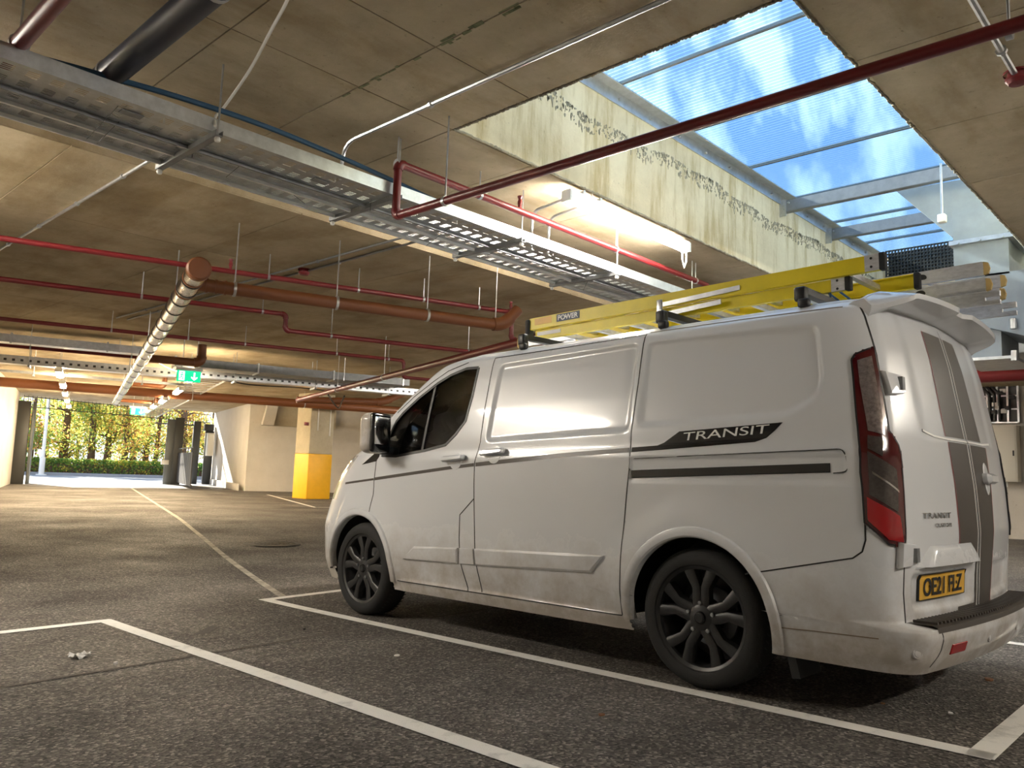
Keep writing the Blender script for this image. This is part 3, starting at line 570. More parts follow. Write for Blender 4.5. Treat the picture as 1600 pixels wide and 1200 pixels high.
for i in range(6): MB().tube([CD*(.5+i*3.6), CD*(.5+i*3.6)+np.array([0, 0, ZD-2.92])], .007, 5).build('hanger_rod', 'galv', lr)
cable('black_cable', 'black cable sagging between far trays above the large brown pipe', [(238, 562), (270, 578), (300, 585), (360, 596), (400, 602), (470, 606), (520, 612)], 2.8, .014, 'black_plastic')
cable('black_cable', 'black cable hanging in a V beside the yellow column', [(513, 617), (520, 628), (529, 638), (534, 628), (538, 619)], 2.7, .02, 'black_plastic')
# exit signs
def exit_sign(u, v, z, w, label):
    p = atz(u, v, z); t = thing('exit_sign', label, 'sign', tuple(p), 'exit signs'); h = w*.5; ax = (DD, CD, (0, 0, 1)); F = lambda a, c, k: DD*a+np.array([0, 0, c])-CD*k
    MB().box((0, 0, 0), (w, .03, h), ax).build('panel', 'sign_green', t); MB().box((0, 0, h*.62), (w*1.12, .10, h*.26), ax).build('housing', 'white_plastic', t)
    s = h*.9
    b = MB()   # running figure in a doorway
    b.prism([(-.42*w, -.4*h), (-.18*w, -.4*h), (-.18*w, .42*h), (-.42*w, .42*h)], F, .016, .018); b.build('door_symbol', 'sign_white', t)
    b = MB(); b.lathe([(0, .0185), (.06*h*1.2, .0185)], F(-.29*w, .27*h, 0), -CD, 12)
    for a0, c0, a1, c1 in ((-.29, .18, -.31, -.05), (-.31, -.05, -.24, -.2), (-.24, -.2, -.27, -.36), (-.31, -.05, -.37, -.18), (-.37, -.18, -.41, -.16), (-.29, .14, -.21, .03), (-.29, .14, -.37, .04)): b.bar(F(a0*w, c0*h, .0195), F(a1*w, c1*h, .0195), .075*h, .002, -CD)
    b.build('running_man', 'sign_green', t)
    b = MB(); b.prism([(.20*w, .36*h), (.26*w, .36*h), (.26*w, -.12*h), (.36*w, -.02*h), (.36*w, -.14*h), (.23*w, -.36*h), (.10*w, -.14*h), (.10*w, -.02*h), (.20*w, -.12*h)], F, .016, .0185); b.build('arrow', 'sign_white', t)
    b = MB(); b.tube([DD*.3*w+np.array([0, 0, h*.7]), DD*.3*w+np.array([0, 0, ZD-z])], .008, 5); b.tube([-DD*.3*w+np.array([0, 0, h*.7]), -DD*.3*w+np.array([0, 0, ZD-z])], .008, 5); b.build('hanger_rod', 'galv', t)
exit_sign(295, 588, 2.55, .40, 'lit green running man exit sign with down arrow nearest the camera'); exit_sign(215, 643, 2.62, .46, 'small distant green exit sign above the gates')
# ducts in the roof light
dk = thing('air_duct', 'large pale galvanised air duct rising into the roof light behind ladders', 'duct', (9.0, 1.7, 2.7)); DX = 9.0; dp = lambda x, y, z: (x-9.0, y-1.7, z-2.7)
b = MB(); b.box(dp(DX+.45, 1.97, 3.55), (.9, .50, .70)); b.build('riser', 'galv_duct', dk)
f3 = lambda y, z, t: dp(DX+.02+t, y, z)
MB().prism([(2.16, 4.28), (2.78, 4.30), (2.24, 3.68), (1.70, 3.60), (1.62, 4.26)], f3, 0, .55).build('transition', 'galv_duct', dk)
MB().box(dp(DX+.44, 1.96, 3.585), (.98, .58, .045)).build('flange', 'galv', dk)
for i in range(3): MB().tube([dp(DX-.06, 1.76+i*.2, 3.57), dp(DX-.09, 1.76+i*.2, 3.57)], .016, 6).build('bolt', 'galv', dk)
b = MB(); prof = [(2.21, 3.22), (2.21, 2.85), (2.1, 2.76), (1.9, 2.66), (1.6, 2.55), (.2, 2.45), (.2, 3.22)]; b.prism(prof, lambda y, z, t: dp(DX+t, y, z), 0, .9); b.build('plenum', 'galv_duct', dk, False)
b = MB(); b.box(dp(DX+.5, 2.0, 2.52), (.8, .34, .34)); b.build('branch', 'galv_duct', dk)
for z in (2.68, 2.36): MB().box(dp(DX+.5, 1.96, z), (.9, .5, .03)).build('flange', 'galv', dk)
for z in (2.68, 2.36): MB().lathe([(0, -.05), (.03, -.05), (.03, .05), (0, .05)], dp(DX-.02, 1.70, z), (0, 0, 1), 8).build('bolt', 'galv', dk)
rod = thing('drop_rod', 'thin rod with white junction box hanging below first purlin', 'rod', tuple(aty(1472, 337, 2.12))); p = aty(1472, 337, 2.12); MB().tube([(0, 0, 0), (0, 0, 4.2-p[2])], .010, 6).build('rod', 'galv', rod); rbox('junction_box', (0, 0, -.03), (.07, .07, .08), 'white_plastic', rod, .008)
# louvre at the end of the roof light
g1, g2 = atx(1390, 396, 11.6), atx(1492, 420, 11.6); lv = thing('louvre_grille', 'dark egg crate air grille at the end of the roof light', 'grille', (11.6, (g1[1]+g2[1])/2, (g1[2]+g2[2])/2)); gw = abs(g1[1]-g2[1])+.1; gh = .42
MB().box((.15, 0, 0), (.02, gw, gh)).build('backing', 'black_plastic', lv)
for i in range(23): MB().box((0, -gw/2+gw*i/22, 0), (.05, .010, gh)).build('blade', 'gate_grey', lv)
for i in range(10): MB().box((0, 0, -gh/2+gh*i/9), (.05, gw, .010)).build('bar', 'gate_grey', lv)
# right wall: cabinet, switchgear, pipe
k0, k1 = atx(1546, 665, RX-.15), atx(1578, 753, RX-.15); cb = thing('wall_cabinet', 'cream metal cabinet on the right wall behind van rear', 'cabinet', (RX-.18, (k0[1]+k1[1])/2-.1, (k0[2]+k1[2])/2)); ch = abs(k0[2]-k1[2]); cwid = abs(k0[1]-k1[1])+.2
rbox('body', (0, 0, 0), (.36, cwid, ch), 'cabinet', cb, .01); rbox('door', (-.185, 0, 0), (.02, cwid-.06, ch-.06), 'cabinet', cb, .006); MB().box((-.2, -cwid*.38, 0), (.02, .03, .12)).build('handle', 'black_plastic', cb); MB().box((0, 0, -ch/2-.06), (.06, .1, .12)).build('gland', 'white_plastic', cb)
k0, k1 = atx(1526, 600, RX-.1), atx(1592, 660, RX-.1); sg = thing('switchgear', 'open rack of black cables and terminals above the cream cabinet', 'switchgear', (RX-.1, (k0[1]+k1[1])/2, (k0[2]+k1[2])/2)); w_, h_ = abs(k0[1]-k1[1]), abs(k0[2]-k1[2])
MB().box((.06, 0, 0), (.03, w_, h_)).build('back_plate', 'gate_grey', sg)
for i in range(5): MB().box((0, w_*(i/4-.5), 0), (.05, .04, h_)).build('upright', 'galv', sg)
for i in range(4): MB().box((-.02, 0, h_*(i/3-.5)), (.04, w_, .03)).build('rail', 'galv', sg)
for i in range(3): MB().tube([(-.05, -.05+w_*.12*i, -h_*.45), (-.05, -.05+w_*.12*i, h_*.2), (-.05, w_*.12*i+.12, h_*.45), (-.05, w_*.12*i+.4, h_*.56)], .035, 8).build('cable', 'black_plastic', sg, True)
for i in range(9): rbox('terminal', (-.05, w_*(rng.random()-.5)*.8, h_*(rng.random()-.5)*.7), (.06, .12, .09), 'white_plastic' if i % 2 else 'black_plastic', sg, .008)
p = atx(1560, 586, 16.6); run('sprinkler_main', 'red pipe on the right wall above the switchgear', 'pipe', [(p[0], p[1]-8, p[2]), (p[0], p[1]+6, p[2])], .13, 'red_pipe', zc=ZC, n=14)
p = atx(1575, 552, 13.0); t = thing('air_duct', 'flat grey duct under the soffit right of the van rear', 'duct', (p[0], p[1], p[2])); rbox('duct_body', (0, -2, .10), (.8, 8, .34), 'galv_dark', t, .02); MB().box((-.41, -2, .10), (.02, 8, .03)).build('seam', 'galv', t)

# ------------------------------------------------------------------ white panel van (own frame: x forward from rear axle, y left, z up)
van = thing('panel_van', 'dirty white panel van with black alloy wheels and grey rear stripe, carrying ladders', 'van')
_f = np.array([0.02491297, 0.99935814, -0.02574205]); _f /= np.linalg.norm(_f); _l = np.cross([0, 0, 1], _f); _l /= np.linalg.norm(_l); _u = np.cross(_f, _l)
VM = Matrix((_f, _l, _u)).transposed().to_4x4(); VM.translation = Vector((4.56403, 2.04742, .0)); van.matrix_world = VM
VR = np.array([_f, _l, _u])
def sm(xs, ys, x, k=.03): return sum(w*np.interp(np.asarray(x, float)+d*k, xs, ys) for d, w in ((-1.5, .1), (-.75, .25), (0, .3), (.75, .25), (1.5, .1)))
def ss(a, b, x): t = np.clip((x-a)/(b-a), 0, 1); return t*t*(3-2*t)
def W(z): return sm([.20, .30, .45, .60, 1.0, 1.16, 1.22, 1.3, 1.5, 1.7, 1.80, 1.85, 1.88, 1.905], [.935, .965, .985, .992, .990, .982, .966, .955, .918, .876, .852, .832, .80, .745], z, .008)
def XR(z): return np.where(z < .418, sm([.2, .24, .30, .38, .418], [-1.05, -1.075, -1.11, -1.135, -1.125], z, .01), sm([.2, .41, .58, .8, 1.02, 1.25, 1.64, 1.80, 1.88, 1.905], [-.985, -1.0, -1.012, -1.03, -1.022, -1.0, -.942, -.905, -.875, -.84], z, .02))
def SF(z): return sm([.2, .26, .37, .66, .79, .91, 1.05, 1.2, 1.28, 1.43, 1.58, 1.69, 1.79, 1.84, 1.87, 1.905], [3.36, 3.38, 3.43, 3.44, 3.38, 3.32, 3.23, 3.08, 2.92, 2.75, 2.56, 2.40, 2.25, 2.16, 2.06, 1.85], z, .012)
N_R, N_C, N_S, N_FC, N_F = 44, 18, 330, 30, 26
def bez(p0, p1, p2, n): t = np.linspace(0, 1, n+1)[1:, None]; return (1-t)**2*np.array(p0)+2*t*(1-t)*np.array(p1)+t*t*np.array(p2)
_oc = {}
def outline(z):                      # tabulated every 2.5 mm, linear between
    k = float(z)/.0025; i = int(k); f = k-i
    return _table(i) if f < 1e-6 else _table(i)*(1-f)+_table(i+1)*f
def _table(i):
    if i in _oc: return _oc[i]
    z = i*.0025
    w = float(W(z)); xr = float(XR(z)); s = float(SF(z)); rear = lambda y: xr+.085*y*y
    y = np.linspace(0, w-.13, N_R+1); P = [np.stack([rear(y), y], 1)]; c0 = P[0][-1]; xc = rear(w)
    P.append(bez(c0, (xc-.005, w-.004), (xc+.17, w), N_C)); a = float(ss(1.16, 1.34, z))
    p0 = s+(1-a)*-.18+a*-.02; p1 = s+(1-a)*.29+a*.10; p2 = s+(1-a)*.47+a*.20; cf = s+(1-a)*.51+a*.33; y2 = (1-a)*.45+a*.55*min(1, w/.85)
    xs = np.linspace(xc+.17, p0, N_S+1)[1:]; P.append(np.stack([xs, w-(1-a)*.03*np.clip((xs-2.4)/1.0, 0, 1)**2], 1)); e = P[-1][-1]
    P.append(bez(e, (p1, e[1]-.02), (p2, y2), N_FC)); y = np.linspace(y2, 0, N_F+1)[1:]; P.append(np.stack([cf-(cf-p2)*(y/y2)**2, y], 1))
    _oc[i] = np.concatenate(P); return _oc[i]
def sdf(P, poly):
    """signed distance (negative inside) and nearest boundary point"""
    P = np.asarray(P, float); best = np.full(len(P), 1e9); near = np.zeros_like(P); ins = np.zeros(len(P), bool); n = len(poly)
    for i in range(n):
        a = np.array(poly[i], float); b = np.array(poly[(i+1) % n], float); d = b-a; t = np.clip(((P-a)@d)/max(d@d, 1e-12), 0, 1); q = a+t[:, None]*d; r = np.linalg.norm(P-q, axis=1)
        m = r < best; best[m] = r[m]; near[m] = q[m]
        c = (a[1] > P[:, 1]) != (b[1] > P[:, 1]); xi = a[0]+(P[:, 1]-a[1])/(b[1]-a[1] if b[1] != a[1] else 1e-12)*(b[0]-a[0]); ins ^= c & (P[:, 0] < xi)
    return np.where(ins, -best, best), near
def rounded(poly, r=.04, n=5):
    out = []; k = len(poly)
    for i in range(k):
        p, a, b = (np.array(poly[j % k], float) for j in (i, i-1, i+1)); la, lb = np.linalg.norm(a-p), np.linalg.norm(b-p); rr = min(r, la*.45, lb*.45)
        s, e = p+(a-p)/la*rr, p+(b-p)/lb*rr
        for t in np.linspace(0, 1, n): out.append(tuple((1-t)**2*s+2*t*(1-t)*p+t*t*e))
    return out
WIN = [(1.775, 1.795), (1.90, 1.80), (2.06, 1.765), (2.19, 1.715), (2.38, 1.615), (2.53, 1.515), (2.595, 1.455), (2.655, 1.33), (2.70, 1.195), (2.52, 1.19), (2.2, 1.225), (1.98, 1.26), (1.89, 1.33), (1.81, 1.42), (1.785, 1.59)]
PAN1 = rounded([(1.565, 1.80), (.425, 1.82), (.425, 1.295), (1.585, 1.265)], .05); PAN2 = rounded([(.375, 1.815), (-.62, 1.785), (-.665, 1.50), (-.64, 1.42), (-.50, 1.335), (.375, 1.315)], .06)
FDOOR = [(1.635, 1.845), (1.90, 1.845), (2.10, 1.80), (2.25, 1.73), (2.44, 1.63), (2.60, 1.52), (2.68, 1.43), (2.745, 1.30), (2.76, 1.16), (2.77, 1.0), (2.765, .90), (2.79, .74), (2.70, .70), (2.60, .60), (2.52, .47), (2.43, .30), (1.70, .305), (1.765, .48), (1.78, .64), (1.78, .79), (1.645, .90), (1.655, 1.13), (1.63, 1.27), (1.637, 1.5)]
SDOOR = [(1.63, 1.845), (1.637, 1.5), (1.63, 1.27), (1.655, 1.13), (1.645, .90), (1.62, .51), (1.57, .31), (.46, .305), (.445, .68), (.42, .93), (.40, 1.12), (.41, 1.29), (.40, 1.57), (.40, 1.86)]
ARCHR = .425; WB = 2.933; WZ = .345
def press(X, Z):
    """pressed relief of the side panels along y"""
    P = np.stack([X, Z], 1); o = np.zeros(len(P))
    for poly in (PAN1, PAN2):
        B = np.array(poly); m = (X > B[:, 0].min()) & (X < B[:, 0].max()) & (Z > B[:, 1].min()) & (Z < B[:, 1].max())
        if m.any(): o[m] -= .016*ss(.0, -.030, sdf(P[m], poly)[0])
    for cx in (0, WB):
        r = np.hypot(X-cx, (Z-WZ)*.97); o += .020*(1-ss(.44, .63, r))*ss(.22, .45, Z)
    o += .010*(1-ss(.30, .32, Z))*ss(.45, .52, X)*(1-ss(2.40, 2.46, X))
    o -= .008*((Z > 1.02) & (Z < 1.155) & (X < .40) & (X > -.79))
    return o
ZL = np.concatenate([np.arange(.23, 1.80, .0125), np.arange(1.80, 1.9049, .0075), [1.905]]); NZ = len(ZL); NCOL = N_R+N_C+N_S+N_FC+N_F+1
G = np.zeros((NZ, NCOL, 3))
for i, z in enumerate(ZL): G[i, :, :2] = outline(z); G[i, :, 2] = z
SS = np.concatenate([np.zeros((NZ, 1)), np.cumsum(np.linalg.norm(np.diff(G[:, :, :2], axis=1), axis=2), axis=1)], axis=1)
c0, c1 = N_R+N_C, N_R+N_C+N_S+1
cidx = np.broadcast_to(np.arange(NCOL), (NZ, NCOL))
flat = G.reshape(-1, 3).copy(); sidem = ((cidx >= c0) & (cidx < c1)).ravel()
def ybase(X, Z):
    r = np.zeros(len(X))
    for i, (x, z) in enumerate(zip(X, Z)):
        o = outline(z)[c0-N_C//2:c1+8]; r[i] = np.interp(x, o[:, 0], o[:, 1])
    return r
circ = lambda cx: [(cx+ARCHR*math.cos(a), WZ+ARCHR*math.sin(a)) for a in np.linspace(0, 2*math.pi, 72)[:-1]]
snap = np.zeros(len(flat), bool)
for poly in (WIN, circ(0), circ(WB), FDOOR, SDOOR):
    idx = np.where(sidem & ~snap)[0]; d, q = sdf(flat[idx][:, [0, 2]], poly); m = (np.abs(d) < .0068) & (q[:, 1] > .24) & (q[:, 1] < 1.86)
    flat[idx[m], 0] = q[m, 0]; flat[idx[m], 2] = q[m, 1]; snap[idx[m]] = True
si = np.where(snap)[0]; flat[si, 1] = ybase(flat[si, 0], flat[si, 2])
flat[sidem, 1] += press(flat[sidem, 0], flat[sidem, 2])
G2 = flat.reshape(NZ, NCOL, 3)
def ysurf(x, z): x = np.atleast_1d(np.asarray(x, float)); z = np.atleast_1d(np.asarray(z, float)); return ybase(x, z)+press(x, z)
# the rear doors: shallow dish round the plate, soft ledge at mid height
REC = rounded([(.80, .64), (.05, .645), (.05, .47), (.2, .452), (.78, .465)], .05)
rearm = (cidx <= N_R+4)
Pr = np.stack([G2[:, :, 1], G2[:, :, 2]], -1)[rearm]; d = sdf(Pr, REC)[0]
G2[:, :, 0][rearm] += .018*ss(.0, -.03, d)+.007*ss(1.235, 1.255, Pr[:, 1])*ss(.62, .5, np.abs(Pr[:, 0]))
def rear_relief(y, z): dd = sdf(np.array([[abs(y), z]]), REC)[0][0] if .05 < y < .80 and .452 < z < .645 else 1; return float(.018*ss(.0, -.03, dd)+.007*ss(1.235, 1.255, z)*ss(.62, .5, abs(y)))
def rp(y, z, off=0.):
    """point on the rear face, pushed out by off"""
    o = outline(z)[:N_R+N_C+4]; a = abs(y); x = np.interp(a, o[:N_R+6, 1], o[:N_R+6, 0]); sl = .17*a; nl = math.hypot(1, sl)
    return (float(x)+rear_relief(y, z)-off/nl, y+math.copysign(off*sl/nl, y) if a > .01 else y, z)
def sp_(s, z, off=0.):
    """point at arc length s from the rear centre line, pushed out along the normal"""
    o = outline(z); i = int(np.argmin(np.abs(ZL-z))); S = np.concatenate([[0], np.cumsum(np.linalg.norm(np.diff(o, axis=0), axis=1))]); x = np.interp(s, S, o[:, 0]); y = np.interp(s, S, o[:, 1])
    x2 = np.interp(s+.01, S, o[:, 0]); y2 = np.interp(s+.01, S, o[:, 1]); x1 = np.interp(s-.01, S, o[:, 0]); y1 = np.interp(s-.01, S, o[:, 1]); t = np.array([x2-x1, y2-y1]); t /= np.linalg.norm(t)
    return (x-t[1]*off, y+t[0]*off, z)
# sort the skin into panels
ii, jj = np.meshgrid(np.arange(NZ-1), np.arange(NCOL-1), indexing='ij'); quad = np.stack([ii*NCOL+jj, (ii+1)*NCOL+jj, (ii+1)*NCOL+jj+1, ii*NCOL+jj+1], -1).reshape(-1, 4)
FL = G2.reshape(-1, 3); fc = FL[quad].mean(1); fj = jj.ravel(); fS = SS.ravel()[quad].mean(1)
reg = np.full(len(quad), 'body', dtype=object); sidef = (fj >= c0-2) & (fj < c1-1); XZ = fc[:, [0, 2]]
TAIL = [(.957, 1.585), (.936, 1.61), (.845, 1.645), (.86, 1.53), (.893, 1.255), (.85, 1.193), (.84, 1.155), (.858, 1.018), (.876, .755), (.955, .765), (1.049, .855), (1.046, 1.068), (1.009, 1.318)]
reg[(fj < N_R+N_C) & (fS < .845+.02*ss(1.7, 1.2, fc[:, 2])) & (fc[:, 2] > .42) & (fc[:, 2] < 1.83)] = 'rear_door'
zseam = np.interp(fc[:, 0], [-1.3, -.84, -.79, -.28], [.42, .74, .705, .59])
reg[(fc[:, 0] < -.30) & (fc[:, 2] < zseam) & (reg == 'body')] = 'rear_bumper'
reg[(fc[:, 2] < .42) & (fc[:, 0] < -.3)] = 'rear_bumper'
reg[(fc[:, 0] > 3.0) & (fc[:, 2] < .68)] = 'front_bumper'
reg[(fj > c1+6) & (fc[:, 2] > 1.0) & (fc[:, 2] < 1.27)] = 'bonnet'
reg[(fj > c1+10) & (fc[:, 2] > .72) & (fc[:, 2] < .98) & (fc[:, 1] < .52)] = 'grille'
reg[(fj > c1) & (fj <= c1+22) & (fc[:, 2] > .86) & (fc[:, 2] < 1.20) & (fc[:, 0] > SF(fc[:, 2])-.02)] = 'headlamp'
reg[(fj > c1+3) & (fc[:, 2] > 1.31) & (fc[:, 2] < 1.80)] = 'windscreen'
reg[sidef & (fc[:, 2] < .305) & (fc[:, 0] > .40) & (fc[:, 0] < 2.52)] = 'side_skirt'
m = sidef & (sdf(XZ, FDOOR)[0] < 0); reg[m] = 'front_door'
m = sidef & (sdf(XZ, SDOOR)[0] < 0) & (reg != 'front_door'); reg[m] = 'sliding_door'
m = sidef & (sdf(XZ, WIN)[0] < 0); reg[m] = 'door_window'
m = (fj < c1) & (sdf(np.stack([fS, fc[:, 2]], 1), TAIL)[0] < 0); reg[m] = 'tail_lamp'
for cx in (0, WB): reg[(np.hypot(fc[:, 0]-cx, fc[:, 2]-WZ) < ARCHR-.004) & ~((fc[:, 0] > 3.30) & (fc[:, 2] < .33))] = 'hole'
def skin(name, regs, m, mirror, parent=van, shift=None):
    q = quad[np.isin(reg, regs)]; u, inv = np.unique(q, return_inverse=True); v = FL[u].copy(); inv = inv.reshape(q.shape)
    if shift is not None: v = v+np.array(shift)
    if mirror: v[:, 1] *= -1; inv = inv[:, ::-1]
    me = bpy.data.meshes.new(name); me.from_pydata(v.tolist(), [], inv.tolist()); me.update(); me.polygons.foreach_set('use_smooth', [True]*len(me.polygons)); me.materials.append(MATS[m])
    o = bpy.data.objects.new(name, me); COLL.objects.link(o); o.parent = parent; return o
def skin_both(name, regs, m, shift=None):   # one piece across the centre line
    a = skin(name, regs, m, False, shift=shift); b = skin(name, regs, m, True, shift=shift); bm = bmesh.new(); bm.from_mesh(a.data); bm.from_mesh(b.data); bmesh.ops.remove_doubles(bm, verts=bm.verts, dist=.0005); bm.to_mesh(a.data); bm.free(); bpy.data.objects.remove(b); return a
body = skin_both('body', ['body'], 'van_white')
for nm in ('rear_bumper', 'front_bumper', 'bonnet', 'windscreen', 'grille'): skin_both(nm, [nm], {'windscreen': 'car_glass', 'grille': 'black_plastic'}.get(nm, 'van_white'))
DOOR = {}
for mir in (False, True):
    for nm in ('front_door', 'sliding_door', 'rear_door', 'side_skirt'): DOOR[nm, mir] = skin(nm, [nm], 'van_white', mir)
    skin('door_window', ['door_window'], 'car_glass', mir, DOOR['front_door', mir], shift=(0, -.010, 0)); skin('headlamp', ['headlamp'], 'head_lens', mir)
# roof skin
top = FL.reshape(NZ, NCOL, 3)[-1]; loop = np.concatenate([top, top[::-1][1:-1]*np.array([1, -1, 1])]); b = MB(); K = 9; n = len(loop); vs = []; fs = []
for k in range(K+1):
    s = 1-k/K; r = loop.copy(); r[:, 1] *= s; r[:, 0] = .45+(loop[:, 0]-.45)*(1-.10*(1-s)); r[:, 2] = 1.905+.055*(1-s**2); vs += r.tolist()
for k in range(K):
    for i in range(n): fs.append((k*n+i, k*n+(i+1) % n, (k+1)*n+(i+1) % n, (k+1)*n+i))
b.add(vs, fs).build('roof', 'van_white', van, True)
# helpers that lay parts on the skin
def resample(path, step=.02):
    out = []
    for a, c in zip(path[:-1], path[1:]):
        a, c = np.array(a, float), np.array(c, float); k = max(1, int(np.linalg.norm(c-a)/step)); out += [a+(c-a)*i/k for i in range(k)]
    return out+[np.array(path[-1], float)]
def ribbon(name, path, w, m, fn, parent=van, off=.0015, step=.02, thick=.0015):
    pts = resample(path, step); b = MB(); vs = []; fs = []
    for i, p in enumerate(pts):
        d = pts[min(i+1, len(pts)-1)]-pts[max(i-1, 0)]; d /= max(np.linalg.norm(d), 1e-9); nn = np.array([-d[1], d[0]])*w/2
        vs += [fn(*(p+nn), 0), fn(*(p+nn), off), fn(*(p-nn), off), fn(*(p-nn), 0)]
    for i in range(len(pts)-1):
        for k in range(3): fs.append((4*i+k, 4*i+k+1, 4*i+k+5, 4*i+k+4))
    return b.add(vs, fs).build(name, m, parent, fix=False)
def sidep(x, z, off=0.): return (float(x), float(ysurf(x, z)[0])+off, float(z))
def sider(x, z, off=0.): p = sidep(x, z, off); return (p[0], -p[1], p[2])
def raised(name, poly, fn, m, parent, off=.01, inset=.008, base=-.002, cx=None):
    """solid pad: rim on the skin, chamfer, flat top"""
    poly = [tuple(p) for p in poly]; c = np.mean(np.array(poly), 0); n = len(poly); inn = []
    for i in range(n):
        p, a, d = (np.array(poly[k % n], float) for k in (i, i-1, i+1)); e1 = (p-a)/max(np.linalg.norm(p-a), 1e-9); e2 = (d-p)/max(np.linalg.norm(d-p), 1e-9); nn = np.array([-(e1+e2)[1], (e1+e2)[0]]); nn /= max(np.linalg.norm(nn), 1e-9)
        inn.append(p+nn*inset)
    ar = sum(poly[i][0]*poly[(i+1) % n][1]-poly[(i+1) % n][0]*poly[i][1] for i in range(n))
    if ar < 0: inn = [2*np.array(poly[i])-inn[i] for i in range(n)]
    vs = [fn(*p, base) for p in poly]+[fn(*p, off*.55) for p in poly]+[fn(*p, off) for p in inn]
    tri = tessellate_polygon([[Vector((float(p[0]), float(p[1]), 0)) for p in inn]])
    fs = [(k*n+i, k*n+(i+1) % n, (k+1)*n+(i+1) % n, (k+1)*n+i) for k in (0, 1) for i in range(n)]+[tuple(2*n+i for i in t) for t in tri]
    return MB().add(vs, fs).build(name, m, parent)
# shut lines
GAPS = [[(2.745, 1.30), (2.76, 1.16), (2.77, 1.0), (2.765, .90), (2.79, .76)], [(1.635, 1.85), (1.637, 1.5), (1.63, 1.27), (1.655, 1.13), (1.645, .90), (1.62, .51), (1.57, .31)], [(1.645, .90), (1.78, .79), (1.78, .64), (1.765, .48), (1.70, .305)],
        [(.40, 1.865), (.40, 1.57), (.41, 1.29), (.40, 1.12), (.42, .93), (.445, .68), (.46, .305)], [(2.46, .30), (1.6, .302), (.46, .303)], [(-.29, .59), (-.79, .70), (-.83, .73), (-.845, .78), (-.845, .86)], [(1.635, 1.85), (1.0, 1.853), (.40, 1.86)],
        [(1.90, 1.845), (2.10, 1.80), (2.25, 1.73), (2.44, 1.63), (2.60, 1.52)]]
for fn in (sidep, sider):
    for g in GAPS: ribbon('panel_gap', g, .0065, 'black_plastic', fn)
    ribbon('rail_cover_gap', rounded([(.395, 1.145), (-.765, 1.175), (-.785, 1.075), (-.70, 1.065)], .03)[3:-3], .004, 'black_plastic', fn, off=.006)
    ribbon('roof_ditch', [(.38, 1.872), (-.2, 1.868), (-.72, 1.855)], .006, 'grime', fn)
# window trims
for fn, mir in ((sidep, False), (sider, True)):
    fd_ = DOOR['front_door', mir]
    ribbon('window_seal', WIN+[WIN[0]], .020, 'black_plastic', fn, fd_, .003, .015)
    ribbon('window_divider', [(2.215, 1.70), (2.235, 1.22)], .030, 'black_plastic', fn, fd_, -.004)
    raised('quarter_trim', [(2.735, 1.255), (2.95, 1.13), (2.76, 1.155), (2.735, 1.19)], fn, 'gloss_black', van, .004, .004)
    raised('door_moulding', [(2.37, .46), (2.25, .555), (1.788, .575), (1.788, .472)], fn, 'van_white', fd_, .016, .014); raised('door_moulding', [(1.625, .58), (.83, .607), (.57, .612), (.66, .512), (1.61, .475)], fn, 'van_white', DOOR['sliding_door', mir], .016, .014)
    raised('pillar_moulding', [(1.77, .575), (1.635, .58), (1.625, .475), (1.765, .472)], fn, 'van_white', van, .010, .006)
    # coachline and badge plate
    ribbon('coachline', [(3.18, .985), (2.775, 1.02)], .016, 'stripe_grey', fn); ribbon('coachline', [(2.762, 1.022), (1.92, 1.100), (1.66, 1.121)], .022, 'stripe_grey', fn, fd_); ribbon('coachline', [(1.645, 1.122), (.9, 1.172), (.412, 1.193)], .026, 'stripe_grey', fn, DOOR['sliding_door', mir])
    raised('badge_plate', [(.395, 1.207), (.23, 1.214), (.19, 1.228), (.10, 1.285), (-.47, 1.308), (-.43, 1.268), (-.39, 1.235), (-.33, 1.217), (.20, 1.190), (.395, 1.181)], fn, 'gloss_black', van, .003, .001)
    # sliding rail
    raised('sliding_rail', [(.392, 1.082), (-.70, 1.112), (-.70, 1.070), (.392, 1.040)], fn, 'gloss_black', van, .006, .004)
    # handles
    for hx0, hx1, hz, par in ((1.955, 1.745, 1.155, fd_), (1.585, 1.375, 1.193, DOOR['sliding_door', mir])):
        h = raised('handle', rounded([(hx0, hz+.026), (hx1, hz+.034), (hx1, hz-.002), (hx0, hz-.016)], .014), fn, 'van_white', par, .050, .010, .012)
        raised('handle_cup', [(hx0*.5+hx1*.5-.005+.060*math.cos(a), hz-.008+.058*math.sin(a)) for a in np.linspace(0, 2*math.pi, 20)[:-1]], fn, 'van_white', par, .004, .012)
        raised('handle_foot', rounded([(hx0, hz+.02), (hx0-.05, hz+.022), (hx0-.05, hz-.012), (hx0, hz-.012)], .008), fn, 'van_white', h, .03, .004)
text_mesh('TRANSIT', 'badge_lettering', 'label_white', van, lambda a, b, t: (lambda X, Z: sidep(X, Z, .0055+t))(.075-a, 1.2335+b+.026*a/.5), .475, .043, .001, .15)
